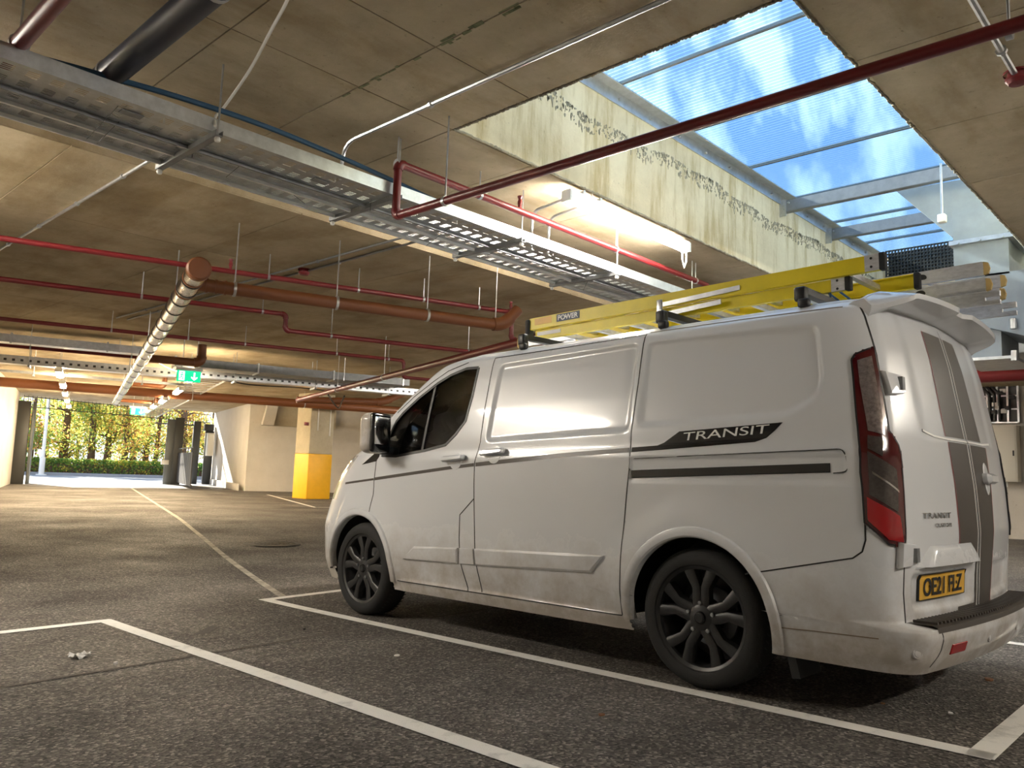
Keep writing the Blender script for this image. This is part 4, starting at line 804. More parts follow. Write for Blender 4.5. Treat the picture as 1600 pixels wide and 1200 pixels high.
# arch lips, liners
def archlip(cx, fn, a0, a1):
    prof = [(.402, -.045), (.400, .004), (.408, .014), (.428, .018), (.448, .012), (.456, -.002)]; A = np.linspace(a0, a1, 60); vs = []; fs = []
    for a in A:
        for r, o in prof:
            x = cx+r*math.cos(a); z = max(.235, WZ+r*math.sin(a)); vs.append(fn(x, z, o))
    k = len(prof)
    for i in range(len(A)-1):
        for j in range(k-1): fs.append((i*k+j, i*k+j+1, (i+1)*k+j+1, (i+1)*k+j))
    return MB().add(vs, fs).build('arch_lip', 'van_white', van, True)
for fn, sg_ in ((sidep, 1), (sider, -1)):
    archlip(0, fn, math.radians(-8), math.radians(196)); archlip(WB, fn, math.radians(-3), math.radians(188))
    for cx in (0, WB):
        b = MB(); A = np.linspace(-.08, math.pi+.08, 30); vs = [(cx+.43*math.cos(a), sg_*y, WZ+.43*math.sin(a)) for y in (.955, .55) for a in A]; fs = [(i, i+1, 31+i, 30+i) for i in range(29)]+[tuple(range(30, 60))]
        b.add(vs, fs).build('arch_liner', 'black_plastic', van)
b = MB(); b.box((1.45, 0, .33), (1.6, 1.70, .12)); b.box((-.65, 0, .33), (.45, 1.7, .10)); b.box((1.1, 0, .30), (3.8, .9, .10)); b.tube([(-.9, -.4, .24), (.8, -.4, .24)], .05, 10); b.build('underbody', 'black_plastic', van)
MB().prism([(-.43, .33), (-.47, .33), (-.515, .14), (-.475, .135)], lambda x, z, t: (x, t, z), .72, .94).build('mud_flap', 'black_rubber', van); MB().prism([(-.43, .33), (-.47, .33), (-.515, .14), (-.475, .135)], lambda x, z, t: (x, -t, z), .72, .94).build('mud_flap', 'black_rubber', van)
# wheels
def wheel(cx, sg_):
    w = bpy.data.objects.new('wheel', None); COLL.objects.link(w); w.parent = van; w.location = (cx, sg_*.955, WZ); 
    if sg_ < 0: w.rotation_euler = (0, 0, math.pi)
    # outer face at local y=0, tyre goes inwards
    prof = [(.245, -.02), (.262, .004), (.285, .010), (.315, .006), (.333, -.010), (.343, -.032), (.345, -.06), (.345, -.165), (.340, -.195), (.320, -.215), (.26, -.22)]
    ty = MB().lathe(prof, n=64).build('tyre', 'black_rubber', w, True)
    b = MB()
    for k in range(64):
        a = 2*math.pi*k/64
        for y, sk_ in ((-.045, .05), (-.175, -.05)): b.bar((.3445*math.cos(a), y, .3445*math.sin(a)), (.3445*math.cos(a+sk_), y-.03, .3445*math.sin(a+sk_)), .005, .004, (math.cos(a), 0, math.sin(a)))
    b.build('tread_groove', 'interior', ty)['kind'] = 'stuff'
    b = MB(); b.lathe([(.236, -.03), (.240, -.012), (.256, -.004), (.258, -.012), (.252, -.03), (.232, -.05), (.222, -.12), (.222, -.2), (.0, -.2)], n=56); b.build('rim', 'wheel_black', w, True)
    b = MB(); b.lathe([(0, -.012), (.060, -.014), (.085, -.03), (.095, -.06), (.095, -.09), (0, -.09)], n=40); b.build('hub', 'wheel_black', w, True)
    MB().lathe([(0, -.002), (.028, -.004), (.033, -.012), (.033, -.03)], n=24).build('centre_cap', 'gloss_black', w, True); MB().lathe([(0, .0005), (.021, .0), (.022, -.004)], n=20).build('cap_emblem', 'wheel_black', w, True)
    for k in range(5):
        a = math.pi/2+2*math.pi*k/5
        for s in (-1, 1):
            a2 = a+s*math.radians(16); r0, r1 = .055, .246; p0 = np.array([r0*math.cos(a+s*.42), 0, r0*math.sin(a+s*.42)]); pm = np.array([.15*math.cos(a+s*.17), 0, .15*math.sin(a+s*.17)]); p1 = np.array([r1*math.cos(a2), 0, r1*math.sin(a2)]); b = MB(); vs = []; fs = []
            for q, hw, yt in ((p0, .026, -.016), (pm, .022, -.014), (p1, .030, -.012)):
                rd = q/np.linalg.norm(q); td = np.array([-rd[2], 0, rd[0]])
                for e, y in ((-1.25, -.055), (-1, yt-.006), (-.62, yt), (.62, yt), (1, yt-.006), (1.25, -.055)): vs.append(q+td*hw*e+np.array([0, y, 0]))
            for i in range(2):
                for j in range(5): fs.append((i*6+j, i*6+j+1, (i+1)*6+j+1, (i+1)*6+j))
            b.add(vs, fs).build('spoke', 'wheel_black', w, True)
        MB().lathe([(0, .000), (.0095, -.001), (.011, -.006), (.011, -.025)], (.073*math.cos(a), -.006, .073*math.sin(a)), n=8).build('wheel_nut', 'galv_dark', w, True)
    MB().lathe([(0, -.12), (.15, -.12), (.15, -.14)], n=30).build('brake_disc', 'galv_dark', w)
    return w
for cx in (0, WB):
    for s in (1, -1): wheel(cx, s)
# tail lamps: lens block with clear and dark windows
for mir in (False, True):
    fn = (lambda s, z, o=0.: sp_(s, z, o)) if not mir else (lambda s, z, o=0.: (lambda p: (p[0], -p[1], p[2]))(sp_(s, z, o)))
    def dense(poly, st=.05): return [tuple(p) for p in resample(list(poly)+[poly[0]], st)[:-1]]
    tl_ = skin('tail_lamp', ['tail_lamp'], 'red_lens', mir); me = tl_.data; nn = [v.normal.copy() for v in me.vertices]
    for v, q in zip(me.vertices, nn): v.co += q*.008
    ribbon('lamp_rim', TAIL+[TAIL[0]], .008, 'black_plastic', fn, tl_, .009, .03)
    def lens(nm, poly, m, off=.0115):
        a = np.array(poly); b = MB(); rows = []
        vs = []; fs = []; n = len(poly)//2; L = resample(poly[:n], .02); Rr_ = resample(poly[n:][::-1], .02); N = 24
        Lp = np.array([np.array(poly[:n])]).reshape(-1, 2); Rp = np.array(poly[n:][::-1]).reshape(-1, 2)
        def along(P, t): dd = np.concatenate([[0], np.cumsum(np.linalg.norm(np.diff(P, axis=0), axis=1))]); return np.array([np.interp(t*dd[-1], dd, P[:, 0]), np.interp(t*dd[-1], dd, P[:, 1])])
        for i in range(N+1):
            l, r = along(Lp, i/N), along(Rp, i/N)
            for j in range(6): q = l+(r-l)*j/5; vs.append(fn(q[0], q[1], off))
        for i in range(N):
            for j in range(5): fs.append((i*6+j, i*6+j+1, (i+1)*6+j+1, (i+1)*6+j))
        return b.add(vs, fs).build(nm, m, tl_, True)
    lens('indicator_lens', [(.935, 1.58), (.955, 1.47), (.980, 1.255), (.918, 1.235), (.888, 1.47), (.872, 1.60)], 'clear_lens')
    lens('reversing_lens', [(1.005, 1.165), (1.022, .975), (.912, .90), (.896, 1.085)], 'smoke_lens'); lens('lens_bar', [(1.0, 1.075), (1.0, 1.065), (.90, .985), (.90, .995)], 'chrome', .013)
    lens('brake_lens', [(1.032, .965), (1.036, .865), (.96, .785), (.893, .775), (.903, .87), (.905, .885)], 'brake_lens')
    lens('dark_lens', [(.985, 1.235), (1.0, 1.175), (.95, 1.14), (.93, 1.225)], 'smoke_lens')
# rear door furniture
rd_l, rd_r = DOOR['rear_door', False], DOOR['rear_door', True]
def vstrip(name, zs, ly, ry, m, parent, off=.0022, nc=6):
    b = MB(); vs = []; fs = []; z_ = np.arange(zs[0], zs[-1], .02); z_ = np.append(z_, zs[-1])
    for z in z_:
        l, r = np.interp(z, zs, ly), np.interp(z, zs, ry); vs += [rp(l+(r-l)*k/nc, z, off) for k in range(nc+1)]
    for i in range(len(z_)-1):
        for k in range(nc): fs.append((i*(nc+1)+k, i*(nc+1)+k+1, (i+1)*(nc+1)+k+1, (i+1)*(nc+1)+k))
    return b.add(vs, fs).build(name, m, parent, True, fix=False)
zs = [.44, 1.234]; vstrip('stripe', [.68, 1.0, 1.236], [.288, .29, .292], [.010, .010, .010], 'stripe_grey', rd_l); vstrip('stripe', [1.262, 1.45, 1.80], [.295, .285, .27], [.010]*3, 'stripe_grey', rd_l)
vstrip('stripe', [.43, .455], [.29, .29], [.010, .010], 'stripe_grey', rd_l); vstrip('stripe', [.455, .66], [.046, .046], [.010, .010], 'stripe_grey', rd_l); vstrip('stripe', [.43, .8, 1.0, 1.236], [-.010]*4, [-.24, -.30, -.33, -.36], 'stripe_grey', rd_r); vstrip('stripe', [1.262, 1.45, 1.80], [-.010]*3, [-.30, -.27, -.22], 'stripe_grey', rd_r)
vstrip('pinstripe', [.68, 1.236], [.298, .302], [.290, .294], 'stripe_red', rd_l, nc=1); vstrip('pinstripe', [1.262, 1.45, 1.80], [.305, .295, .28], [.297, .287, .272], 'stripe_red', rd_l, nc=1); vstrip('pinstripe', [.43, 1.0, 1.236], [-.24, -.33, -.36], [-.248, -.338, -.368], 'stripe_red', rd_r, nc=1)
for y, pr in ((.022, rd_l), (-.022, rd_r)): vstrip('pinstripe', [.43, 1.236], [y+.005]*2, [y-.003]*2, 'label_white', pr, .0032, nc=1); vstrip('pinstripe', [1.262, 1.80], [y+.005]*2, [y-.003]*2, 'label_white', pr, .0032, nc=1)
vstrip('door_gap', [.43, 1.84], [.0035]*2, [-.0035]*2, 'black_plastic', van, .003, 1)
ribbon('door_crease', [(.58, 1.275), (.45, 1.255), (.3, 1.248), (.012, 1.248)], .010, 'label_white', rp, rd_l, .006); ribbon('door_crease', [(-.012, 1.248), (-.3, 1.250), (-.5, 1.262)], .010, 'label_white', rp, rd_r, .006)
ribbon('panel_gap', [(.818, 1.845), (.83, 1.77), (.843, 1.645)], .008, 'black_plastic', lambda s, z, o: sp_(s, z, o)); ribbon('panel_gap', [(.866, .755), (.863, .555), (.838, .43)], .007, 'black_plastic', lambda s, z, o: sp_(s, z, o))
for z0, s0_ in ((1.475, .80), (.72, .865)):
    fnh = lambda s, z, o=0.: sp_(s, z, o); h = raised('hinge', [(s0_-.055, z0-.045), (s0_+.055, z0-.055), (s0_+.055, z0+.055), (s0_-.055, z0+.045)], fnh, 'van_white', rd_l, .035, .008); MB().box(tuple(np.array(sp_(s0_-.03, z0, .03))), (.03, .035, .06)).build('hinge_eye', 'galv_dark', h)
b = MB(); vs = []; fs = []; nz_, ny_ = 9, 24
for i in range(nz_+1):
    t = i/nz_; z = .652+.098*t; l = .766-.138*t; r = .045+.075*t
    for k in range(ny_+1): u = k/ny_; e = min(1, 14*u, 14*(1-u)); vs.append(rp(l+(r-l)*u, z, (.004+.040*(1-t)**.6*min(1, t*9+.05))*e))
for i in range(nz_):
    for k in range(ny_): fs.append((i*(ny_+1)+k, i*(ny_+1)+k+1, (i+1)*(ny_+1)+k+1, (i+1)*(ny_+1)+k))
b.add(vs, fs).build('plate_lamp_bar', 'van_white', rd_l, True, fix=False)
PLT = [(.705, .625), (.185, .625), (.185, .513), (.705, .513)]; plate = raised('number_plate', rounded(PLT, .012, 3), rp, 'plate_yellow', rd_l, .012, .002); ribbon('plate_edge', PLT+[PLT[0]], .004, 'plate_black', rp, plate, .0125)
text_mesh('OE21 FLZ', 'plate_lettering', 'plate_black', plate, lambda a, b, t: rp(.665-a, .528+b, .0125+t), .44, .080, .001, bold=.018)
for y in (.60, .30): MB().lathe([(0, .003), (.007, .002), (.008, 0)], rp(y, .57, .013), (-1, 0, 0), 8).build('plate_screw', 'plate_black', plate)
text_mesh('TRANSIT', 'door_badge', 'chrome', rd_l, lambda a, b, t: rp(.70-a, .872+b, .001+t), .30, .026, .006, .1); text_mesh('CUSTOM', 'door_badge', 'chrome', rd_l, lambda a, b, t: rp(.585-a, .832+b, .001+t), .18, .018, .006, .1)
hl = raised('door_handle', rounded([(-.17, 1.095), (-.34, 1.095), (-.34, 1.04), (-.17, 1.04)], .02), rp, 'van_white', rd_r, .045, .012); raised('handle_cup', [(-.255+.055*math.cos(a), 1.067+.085*math.sin(a)) for a in np.linspace(0, 2*math.pi, 20)[:-1]], rp, 'van_white', rd_r, .006, .01)
# bumper step pad with ribs, reflector, sensors
b = MB(); vs = []; fs = []; ys = np.linspace(-.83, .83, 60)
for y in ys:
    xi = float(XR(.45))+.085*y*y+.004; xo = float(XR(.40))+.085*y*y+.008; vs += [(xi, y, .4175), (xi, y, .430), (xo+.02, y, .432), (xo-.006, y, .424), (xo-.009, y, .402)]
for i in range(59):
    for k in range(4): fs.append((i*5+k, i*5+k+1, (i+1)*5+k+1, (i+1)*5+k))
pad = b.add(vs, fs).build('step_pad', 'stripe_grey', van, True)
for k in range(46):
    y = -.79+1.58*k/45; xi = float(XR(.45))+.085*y*y; xo = float(XR(.40))+.085*y*y; MB().bar((xi-.010, y, .437), (xo+.018, y, .438), .014, .011).build('rib', 'stripe_grey', pad)
def bump_pt(y, z, off=0.): o = outline(z)[:N_R+N_C]; return (float(np.interp(abs(y), o[:N_R+8, 1], o[:N_R+8, 0]))-off, y, z)
raised('reflector', rounded([(.70, .345), (.55, .345), (.55, .300), (.70, .300)], .006), bump_pt, 'red_reflector', van, .006, .003)
ribbon('bumper_gap', [(.80, .41), (.795, .33), (.83, .26)], .006, 'black_plastic', bump_pt)
ribbon('bumper_gap', [(-.44, .362), (-.88, .372)], .005, 'grime', sidep)
for s, z in ((.90, .325),): MB().lathe([(0, .004), (.013, .003), (.0145, 0), (.017, .0), (.018, .002), (.021, .001), (.022, -.01)], sp_(s+.04, z, .0), (-.75, .66, 0), 18).build('parking_sensor', 'van_white', van)
for y in (.25, -.25): MB().lathe([(0, .004), (.013, .003), (.0145, 0), (.017, .0), (.018, .002), (.021, .001), (.022, -.01)], bump_pt(y, .325), (-1, 0, 0), 18).build('parking_sensor', 'van_white', van)
# roof spoiler over the rear doors
b = MB(); vs = []; fs = []; ys = np.linspace(-.80, .80, 61)
for y in ys:
    e = abs(y)/.80; xb = -.86+.05*e**3; ext = .17*(1-.8*ss(.86, 1.0, e)); zc_ = 1.945-.03*e**2-.050*ss(.80, 1.0, e); notch = .03*ss(.10, .06, abs(y))
    vs += [(xb+.13, y, zc_-.006-.02*e), (xb+.05, y, zc_+.014), (xb, y, zc_+.020), (xb-ext+notch, y, zc_-.018), (xb-ext+.004+notch, y, zc_-.042), (xb-.02, y, zc_-.066), (xb+.03, y, zc_-.10)]
for i in range(60):
    for k in range(7): fs.append((i*7+k, i*7+(k+1) % 7, (i+1)*7+(k+1) % 7, (i+1)*7+k))
fs += [tuple(range(7)), tuple(60*7+k for k in range(6, -1, -1))]
b.add(vs, fs).build('roof_spoiler', 'van_white', van, True)
# mirrors
for s in (1, -1):
    mr = bpy.data.objects.new('door_mirror', None); COLL.objects.link(mr); mr.parent = van; mr.location = (2.60, s*1.10, 1.355); ax = (np.array([.97, s*.22, 0]), np.array([-s*.22, .97, 0]), np.array([0, 0, 1.]))
    rbox('housing', (.03, 0, 0), (.16, .20, .30), 'van_white', mr, .06, 4, ax); rbox('bezel', (-.045, 0, 0), (.05, .196, .288), 'gloss_black', mr, .02, 2, ax); rbox('mirror_glass', (-.069, 0, .015), (.008, .165, .20), 'chrome', mr, .003, 1, ax); rbox('arm', (.02, -s*.13, -.125), (.09, .16, .06), 'black_plastic', mr, .02, 2, ax)
# cab interior
rbox('dashboard', (2.55, 0, 1.05), (.5, 1.7, .28), 'interior', van, .06); MB().box((1.52, 0, 1.10), (.03, 1.66, 1.2)).build('bulkhead', 'interior', van)
for y in (.45, -.45):
    se = rbox('seat', (1.95, y, .72), (.5, .5, .16), 'interior', van, .05); rbox('seat_back', (1.72, y, 1.1), (.14, .48, .66), 'interior', se, .06, ax=((.98, 0, .17), (0, 1, 0), (-.17, 0, .98))); rbox('head_rest', (1.66, y, 1.53), (.10, .27, .18), 'interior', se, .04)
MB().tube([(2.25+.07*math.sin(a), -.45+.19*math.cos(a), 1.14+.18*math.sin(a)) for a in np.linspace(0, 2*math.pi, 30)], .015, 8, False).build('steering_wheel', 'interior', van, True)
MB().box((2.0, 0, .55), (1.1, 1.7, .06)).build('cab_floor', 'interior', van)
# roof bars
for bx in (1.45, .34, -.49):
    rb = MB().bar((bx, .74, 1.985), (bx, -.74, 1.985), .045, .035).build('roof_bar', 'black_plastic', van)
    for s in (1, -1):
        rbox('bar_clamp', (bx, s*.755, 1.965), (.062, .05, .075), 'black_plastic', rb, .012); rbox('bar_foot', (bx-.02, s*.77, 1.915), (.06, .04, .045), 'black_plastic', rb, .012)

# ------------------------------------------------------------------ ladders on the roof bars
def on_van(name, label, cat, loc):
    t = thing(name, label, cat); t.matrix_world = VM @ Matrix.Translation(Vector(loc)); return t
def stile(name, x0, x1, y, z, h, m, parent, s, w=.030, t=.005, o=(0, 0, 0)):
    """channel section: web faces outward (side s)"""
    b = MB(); X = (x0+x1)/2-o[0]; L = abs(x1-x0); b.box((X, y-o[1], z-o[2]), (L, t, h)); b.box((X, y-s*w/2-o[1], z+h/2-t/2-o[2]), (L, w, t)); b.box((X, y-s*w/2-o[1], z-h/2+t/2-o[2]), (L, w, t)); return b.build(name, m, parent)
yo = (.4, .24, 2.02); yl = on_van('extension_ladder', 'yellow fibreglass extension ladder lying flat on the van roof bars', 'ladder', yo)
YN, YF = .50, -.03
for (x0, x1, z, dy) in ((1.63, -.785, 2.135, 0), (1.60, -.60, 2.058, .028)):
    for y, s in ((YN-dy, 1), (YF+dy, -1)):
        st = stile('stile', x0, x1, y, z, .082 if not dy else .066, 'ladder_yellow', yl, s, o=yo)
        hh = .084 if not dy else .068
        MB().box((x1-.0-yo[0]+.035, y+s*.004-yo[1], z-yo[2]), (.075, .006, hh)).build('end_plate', 'aluminium', st); rbox('end_foot', (x1-.012-yo[0], y-s*.012-yo[1], z-yo[2]), (.03, .045, hh+.006), 'black_rubber', st, .006)
        for dz in (.022, -.022): MB().lathe([(0, .004), (.006, .003), (.007, 0)], (x1+.04-yo[0], y+s*.007-yo[1], z+dz-yo[2]), (0, s, 0), 8).build('rivet', 'black_plastic', st)
    for k in range(8):
        x = x0-.18-k*.29
        if x > x1+.05: MB().bar((x-yo[0], YN-dy-.004-yo[1], z-yo[2]), (x-yo[0], YF+dy+.004-yo[1], z-yo[2]), .034, .030).build('rung', 'aluminium', yl)
rbox('end_foot', (1.645-yo[0], YN-.01-yo[1], 2.105-yo[2]), (.04, .06, .13), 'black_rubber', yl, .012)
for x0, x1, z in ((.52, -.02, 2.118), (.50, .10, 2.055)): b = MB(); b.bar((x0-yo[0], YN+.009-yo[1], z-.012-yo[2]), (x1-yo[0], YN+.009-yo[1], z+.010-yo[2]), .006, .028); b.build('guide_bracket', 'galv', yl)
rbox('guide_hook', (.52-yo[0], YN+.012-yo[1], 2.08-yo[2]), (.04, .012, .12), 'galv', yl, .004)
lb = MB().box((1.27-yo[0], YN+.0035-yo[1], 2.145-yo[2]), (.205, .002, .052)).build('maker_label', 'label_navy', yl)
text_mesh('POWER', 'label_lettering', 'label_white', lb, lambda a, b, t: (1.36-a-yo[0], YN+.0047+t-yo[1], 2.127+b-yo[2]), .18, .036, .0006, bold=.02)
MB().lathe([(0, .0005), (.006, .0005)], (1.293-yo[0], YN+.005-yo[1], 2.145-yo[2]), (0, 1, 0), 10).build('label_dot', 'label_white', lb)
MB().box((1.50-yo[0], YN+.0035-yo[1], 2.145-yo[2]), (.16, .002, .045)).build('warning_label', 'plate_yellow', yl)
wl_ = MB().box((1.47-yo[0], YN-.028+.0035-yo[1], 2.062-yo[2]), (.22, .002, .026)).build('serial_label', 'label_white', yl)
ao = (.7, -.46, 2.02); al = on_van('triple_ladder', 'silver aluminium triple ladder with wooden stile ends beyond the yellow ladder', 'ladder', ao)
for i, (z, dy) in enumerate(((2.215, 0), (2.13, .03), (2.045, 0))):
    for y, s in ((-.29-dy, 1), (-.64+dy, -1)):
        st = MB().box((.72-ao[0], y-ao[1], z-ao[2]), (3.55, .026, .076)).build('stile', 'aluminium', al)
        if i < 2: MB().prism([(0, -.036), (0, .036), (-.022, .03), (-.03, .0), (-.022, -.03)], lambda a, c, t: (-1.055+a-ao[0], y+t-ao[1], z+c-ao[2]), -.012, .012).build('wooden_end', 'wood_end', st)
        else: MB().box((-1.09-ao[0], y-ao[1], z+.022-ao[2]), (.07, .026, .03)).build('stile_hook', 'aluminium', st); MB().box((-1.09-ao[0], y-ao[1], z-.026-ao[2]), (.07, .026, .024)).build('stile_hook', 'aluminium', st)
        rbox('wooden_end', (2.505-ao[0], y-ao[1], z-ao[2]), (.03, .03, .08), 'wood_end', st, .006)
        for k in range(2): MB().prism([(.028*math.cos(a), max(-.012, .020*math.sin(a))) for a in np.linspace(0, 2*math.pi, 14)[:-1]], lambda a, c, t: (-.74+k*.28+.02*i-a-ao[0], y+s*.0135+s*t-ao[1], z+c-ao[2]), 0, .002).build('rung_end', 'black_plastic', st)
    for k in range(12): x = -.74+.02*i+k*.28; MB().tube([(x-ao[0], -.30-dy-ao[1], z-ao[2]), (x-ao[0], -.63+dy-ao[1], z-ao[2])], .016, 8).build('rung', 'aluminium', al, True)
for i, x in enumerate((-.50, -.44)):
    t = on_van('bungee_cord', 'blue and white cord lashing the ladders to the '+('front of ' if i else 'back of ')+'the rear roof bar', 'cord', (x, .2, 2.0)); MB().tube([(-.02, .27, .0), (0, .25, .07), (.02, .12, .085), (.0, -.02, .05), (-.02, -.1, .0)], .006, 7).build('cord', 'blue_cable', t, True); MB().tube([(.0, .25, .075), (.03, .13, .092), (.01, -.02, .055)], .004, 6).build('cord_strand', 'label_white', t, True)

# ------------------------------------------------------------------ gates and street beyond the exit
ax = (DD, CD, (0, 0, 1))
gp = EXL+DD*.10; lg = thing('gate_leaf', 'dark grey gate leaf folded open against the left wall', 'gate', tuple(gp)); lh = 2.95
rbox('frame', CD*.0+np.array([0, 0, lh/2]), (.42, .12, lh), 'gate_grey', lg, .02, 1, ax); rbox('folded_leaf', DD*.30+CD*.5+np.array([0, 0, lh/2]), (.08, 1.0, lh), 'gate_mesh', lg, .01, 1, ax); rbox('latch', -DD*.24+np.array([0, 0, 1.05]), (.10, .16, .35), 'white_plastic', lg, .02, 1, ax)
g = atz(262, 757, 0); rg = thing('gate_leaf', 'dark grey tall gate leaf standing open at the right of the exit', 'gate', tuple(g)); lh = 2.85
rbox('post', DD*.28+np.array([0, 0, lh/2]), (.36, .16, lh), 'gate_grey', rg, .02, 1, ax); rbox('leaf_panel', -DD*.05+np.array([0, 0, lh/2-.05]), (.32, .06, lh-.1), 'gate_mesh', rg, .01, 1, ax); rbox('lock_box', -DD*.18-np.array([0, 0, 0])+np.array([0, 0, .93]), (.3, .14, .2), 'white_plastic', rg, .01, 1, ax)
p = atz(303, 757, 0)+CD*.5; rp2 = thing('gate_post', 'dark steel gate post with operator box beside the right exit wall', 'post', tuple(p)); rbox('post', np.array([0, 0, 1.4]), (.3, .3, 2.8), 'gate_grey', rp2, .02, 1, ax); rbox('second_post', DD*.55+np.array([0, 0, 1.2]), (.36, .2, 2.4), 'gate_grey', rp2, .02, 1, ax); rbox('top_bar', -DD*.8+np.array([0, 0, 2.62]), (1.9, .08, .06), 'gate_grey', rp2, .01, 1, ax); rbox('motor', DD*.5+np.array([0, 0, 2.55]), (.4, .4, .3), 'black_plastic', rp2, .03, 2, ax)
p = line_u(EXR-CD*.6, CD, 331); ob = thing('control_box', 'pale gate control box on the right exit wall', 'box', (p[0]-DD[0]*.22, p[1]-DD[1]*.22, 1.75)); rbox('casing', (0, 0, 0), (.26, .55, .95), 'cabinet', ob, .02, 2, ax); MB().box((0, 0, .5), (.3, .6, .03), ax).build('lid', 'cabinet', ob)
a, e = atz(274, 757, 0), atz(297, 765, 0); pg = thing('slatted_gate', 'low slatted pedestrian gate standing ajar in the exit', 'gate', tuple(a)); d = (e-a); L = np.linalg.norm(d); d /= L; nrm = np.array([-d[1], d[0], 0]); gx = (d, nrm, (0, 0, 1)); gh = 1.22
for i in range(9): MB().box(d*L*(i+.5)/9+np.array([0, 0, .12+gh/2]), (L/9-.045, .03, gh), gx).build('slat', 'iron', pg)
for z in (.14, gh+.06): MB().box(d*L/2+np.array([0, 0, z])+nrm*.03, (L, .04, .06), gx).build('rail', 'gate_grey', pg)
for i in range(5): MB().box(d*L*(i+.5)/5+np.array([0, 0, gh+.2]), (.03, .03, .18), gx).build('picket', 'gate_grey', pg)
MB().box(d*L/2+np.array([0, 0, gh+.3]), (L, .03, .04), gx).build('top_rail', 'gate_grey', pg)
a = EXL+CD*1.2; e = EXR+CD*1.2; L = np.linalg.norm(e-a); dd_ = (e-a)/L; bs = thing('overhead_grille', 'row of steel bars hanging across the top of the exit opening', 'grille', tuple(a+np.array([0, 0, 3.24])))
for z in (-.05, -.42): MB().bar(np.array([0, 0, z]), dd_*L+np.array([0, 0, z]), .03, .03).build('rail', 'gate_grey', bs)
for i in range(int(L/.16)): MB().bar(dd_*(i*.16)+np.array([0, 0, 0]), dd_*(i*.16)-np.array([0, 0, .45]), .018, .018, CD).build('bar', 'gate_grey', bs)
# street
o0 = (EXL+EXR)/2
b = MB(); A_ = o0+CD*.5; c4 = [A_-DD*45, A_+DD*60, A_+DD*60+CD*12.5, A_-DD*45+CD*12.5]; b.add([np.array([q[0], q[1], .006]) for q in c4], [(0, 1, 2, 3)]); struct(b.build('pavement', 'pavement'))
b = MB(); b.bar(A_-DD*45+CD*12.6+np.array([0, 0, .08]), A_+DD*60+CD*12.6+np.array([0, 0, .08]), .2, .16); struct(b.build('kerb', 'pavement'))
A_ = A_+CD*12.6; b = MB(); c4 = [A_-DD*70, A_+DD*90, A_+DD*90+CD*70, A_-DD*70+CD*70]; b.add([np.array([q[0], q[1], .01]) for q in c4], [(0, 1, 2, 3)]); struct(b.build('verge', 'soil'))
p = line_u(A_-CD*.6, DD, 64); lp = thing('lamp_post', 'white lamp post in front of the hedge outside', 'lamp post', (p[0], p[1], .01)); MB().tube([(0, 0, 0), (0, 0, .9), (0, 0, .95), (0, 0, 6.5)], [.14, .14, .09, .07], 12).build('pole', 'steel_white', lp, True); MB().lathe([(0, .06), (.24, .06), (.26, 0)], (0, 0, 0), (0, 0, 1), 14).build('base_plate', 'steel_white', lp); rbox('lantern', (0, -.3, 6.5), (.2, .7, .1), 'galv', lp, .03)
def leaves(name, m, parent, pts, size, up=.3):
    n = len(pts); a = rng.normal(size=(n, 3)); a /= np.linalg.norm(a, axis=1)[:, None]; c = np.cross(a, rng.normal(size=(n, 3))); c /= np.linalg.norm(c, axis=1)[:, None]; s = size*rng.uniform(.6, 1.4, (n, 1))
    V = np.stack([pts-a*s, pts+c*s*.5, pts+a*s, pts-c*s*.5], 1).reshape(-1, 3); me = bpy.data.meshes.new(name); me.from_pydata(V.tolist(), [], np.arange(n*4).reshape(-1, 4).tolist()); me.update(); me.materials.append(MATS[m]); o = bpy.data.objects.new(name, me); COLL.objects.link(o); o.parent = parent; o['kind'] = 'stuff'; return o
def tree(p, h, r, spread, label, mix, seed, lean=0.):
    rr = np.random.default_rng(seed); t = thing('tree', label, 'tree', (p[0], p[1], 0), 'trees beyond the exit'); b = MB(); top = np.array([lean, 0, h]); pts = [np.array([0, 0, -.05]), np.array([lean*.2, rr.normal(0, .05), h*.3]), np.array([lean*.5, rr.normal(0, .1), h*.6]), top]; b.tube(pts, [r*1.3, r, r*.8, r*.4], 9); b.build('trunk', 'bark', t, True)
    ends = []
    for k in range(13):
        s = rr.uniform(.12, .95); q = np.array([lean*s, 0, h*s]); an = rr.uniform(0, 6.28); L = spread*rr.uniform(.55, 1.0); v = np.array([math.cos(an)*L, math.sin(an)*L, L*rr.uniform(.2, .8)]); MB().tube([q, q+v*.5+rr.normal(0, .12, 3), q+v], [r*.38, r*.22, r*.08], 5).build('branch', 'bark', t, True); ends += [q+v*u for u in (.35, .6, .8, 1.0)]
    ends = np.array(ends)
    for m, n in mix.items():
        n = int(n*.7)
        k = rr.integers(0, len(ends), n); leaves('foliage', m, t, ends[k]+rr.normal(0, spread*.20, (n, 3))*np.array([1, 1, .8]), .085)
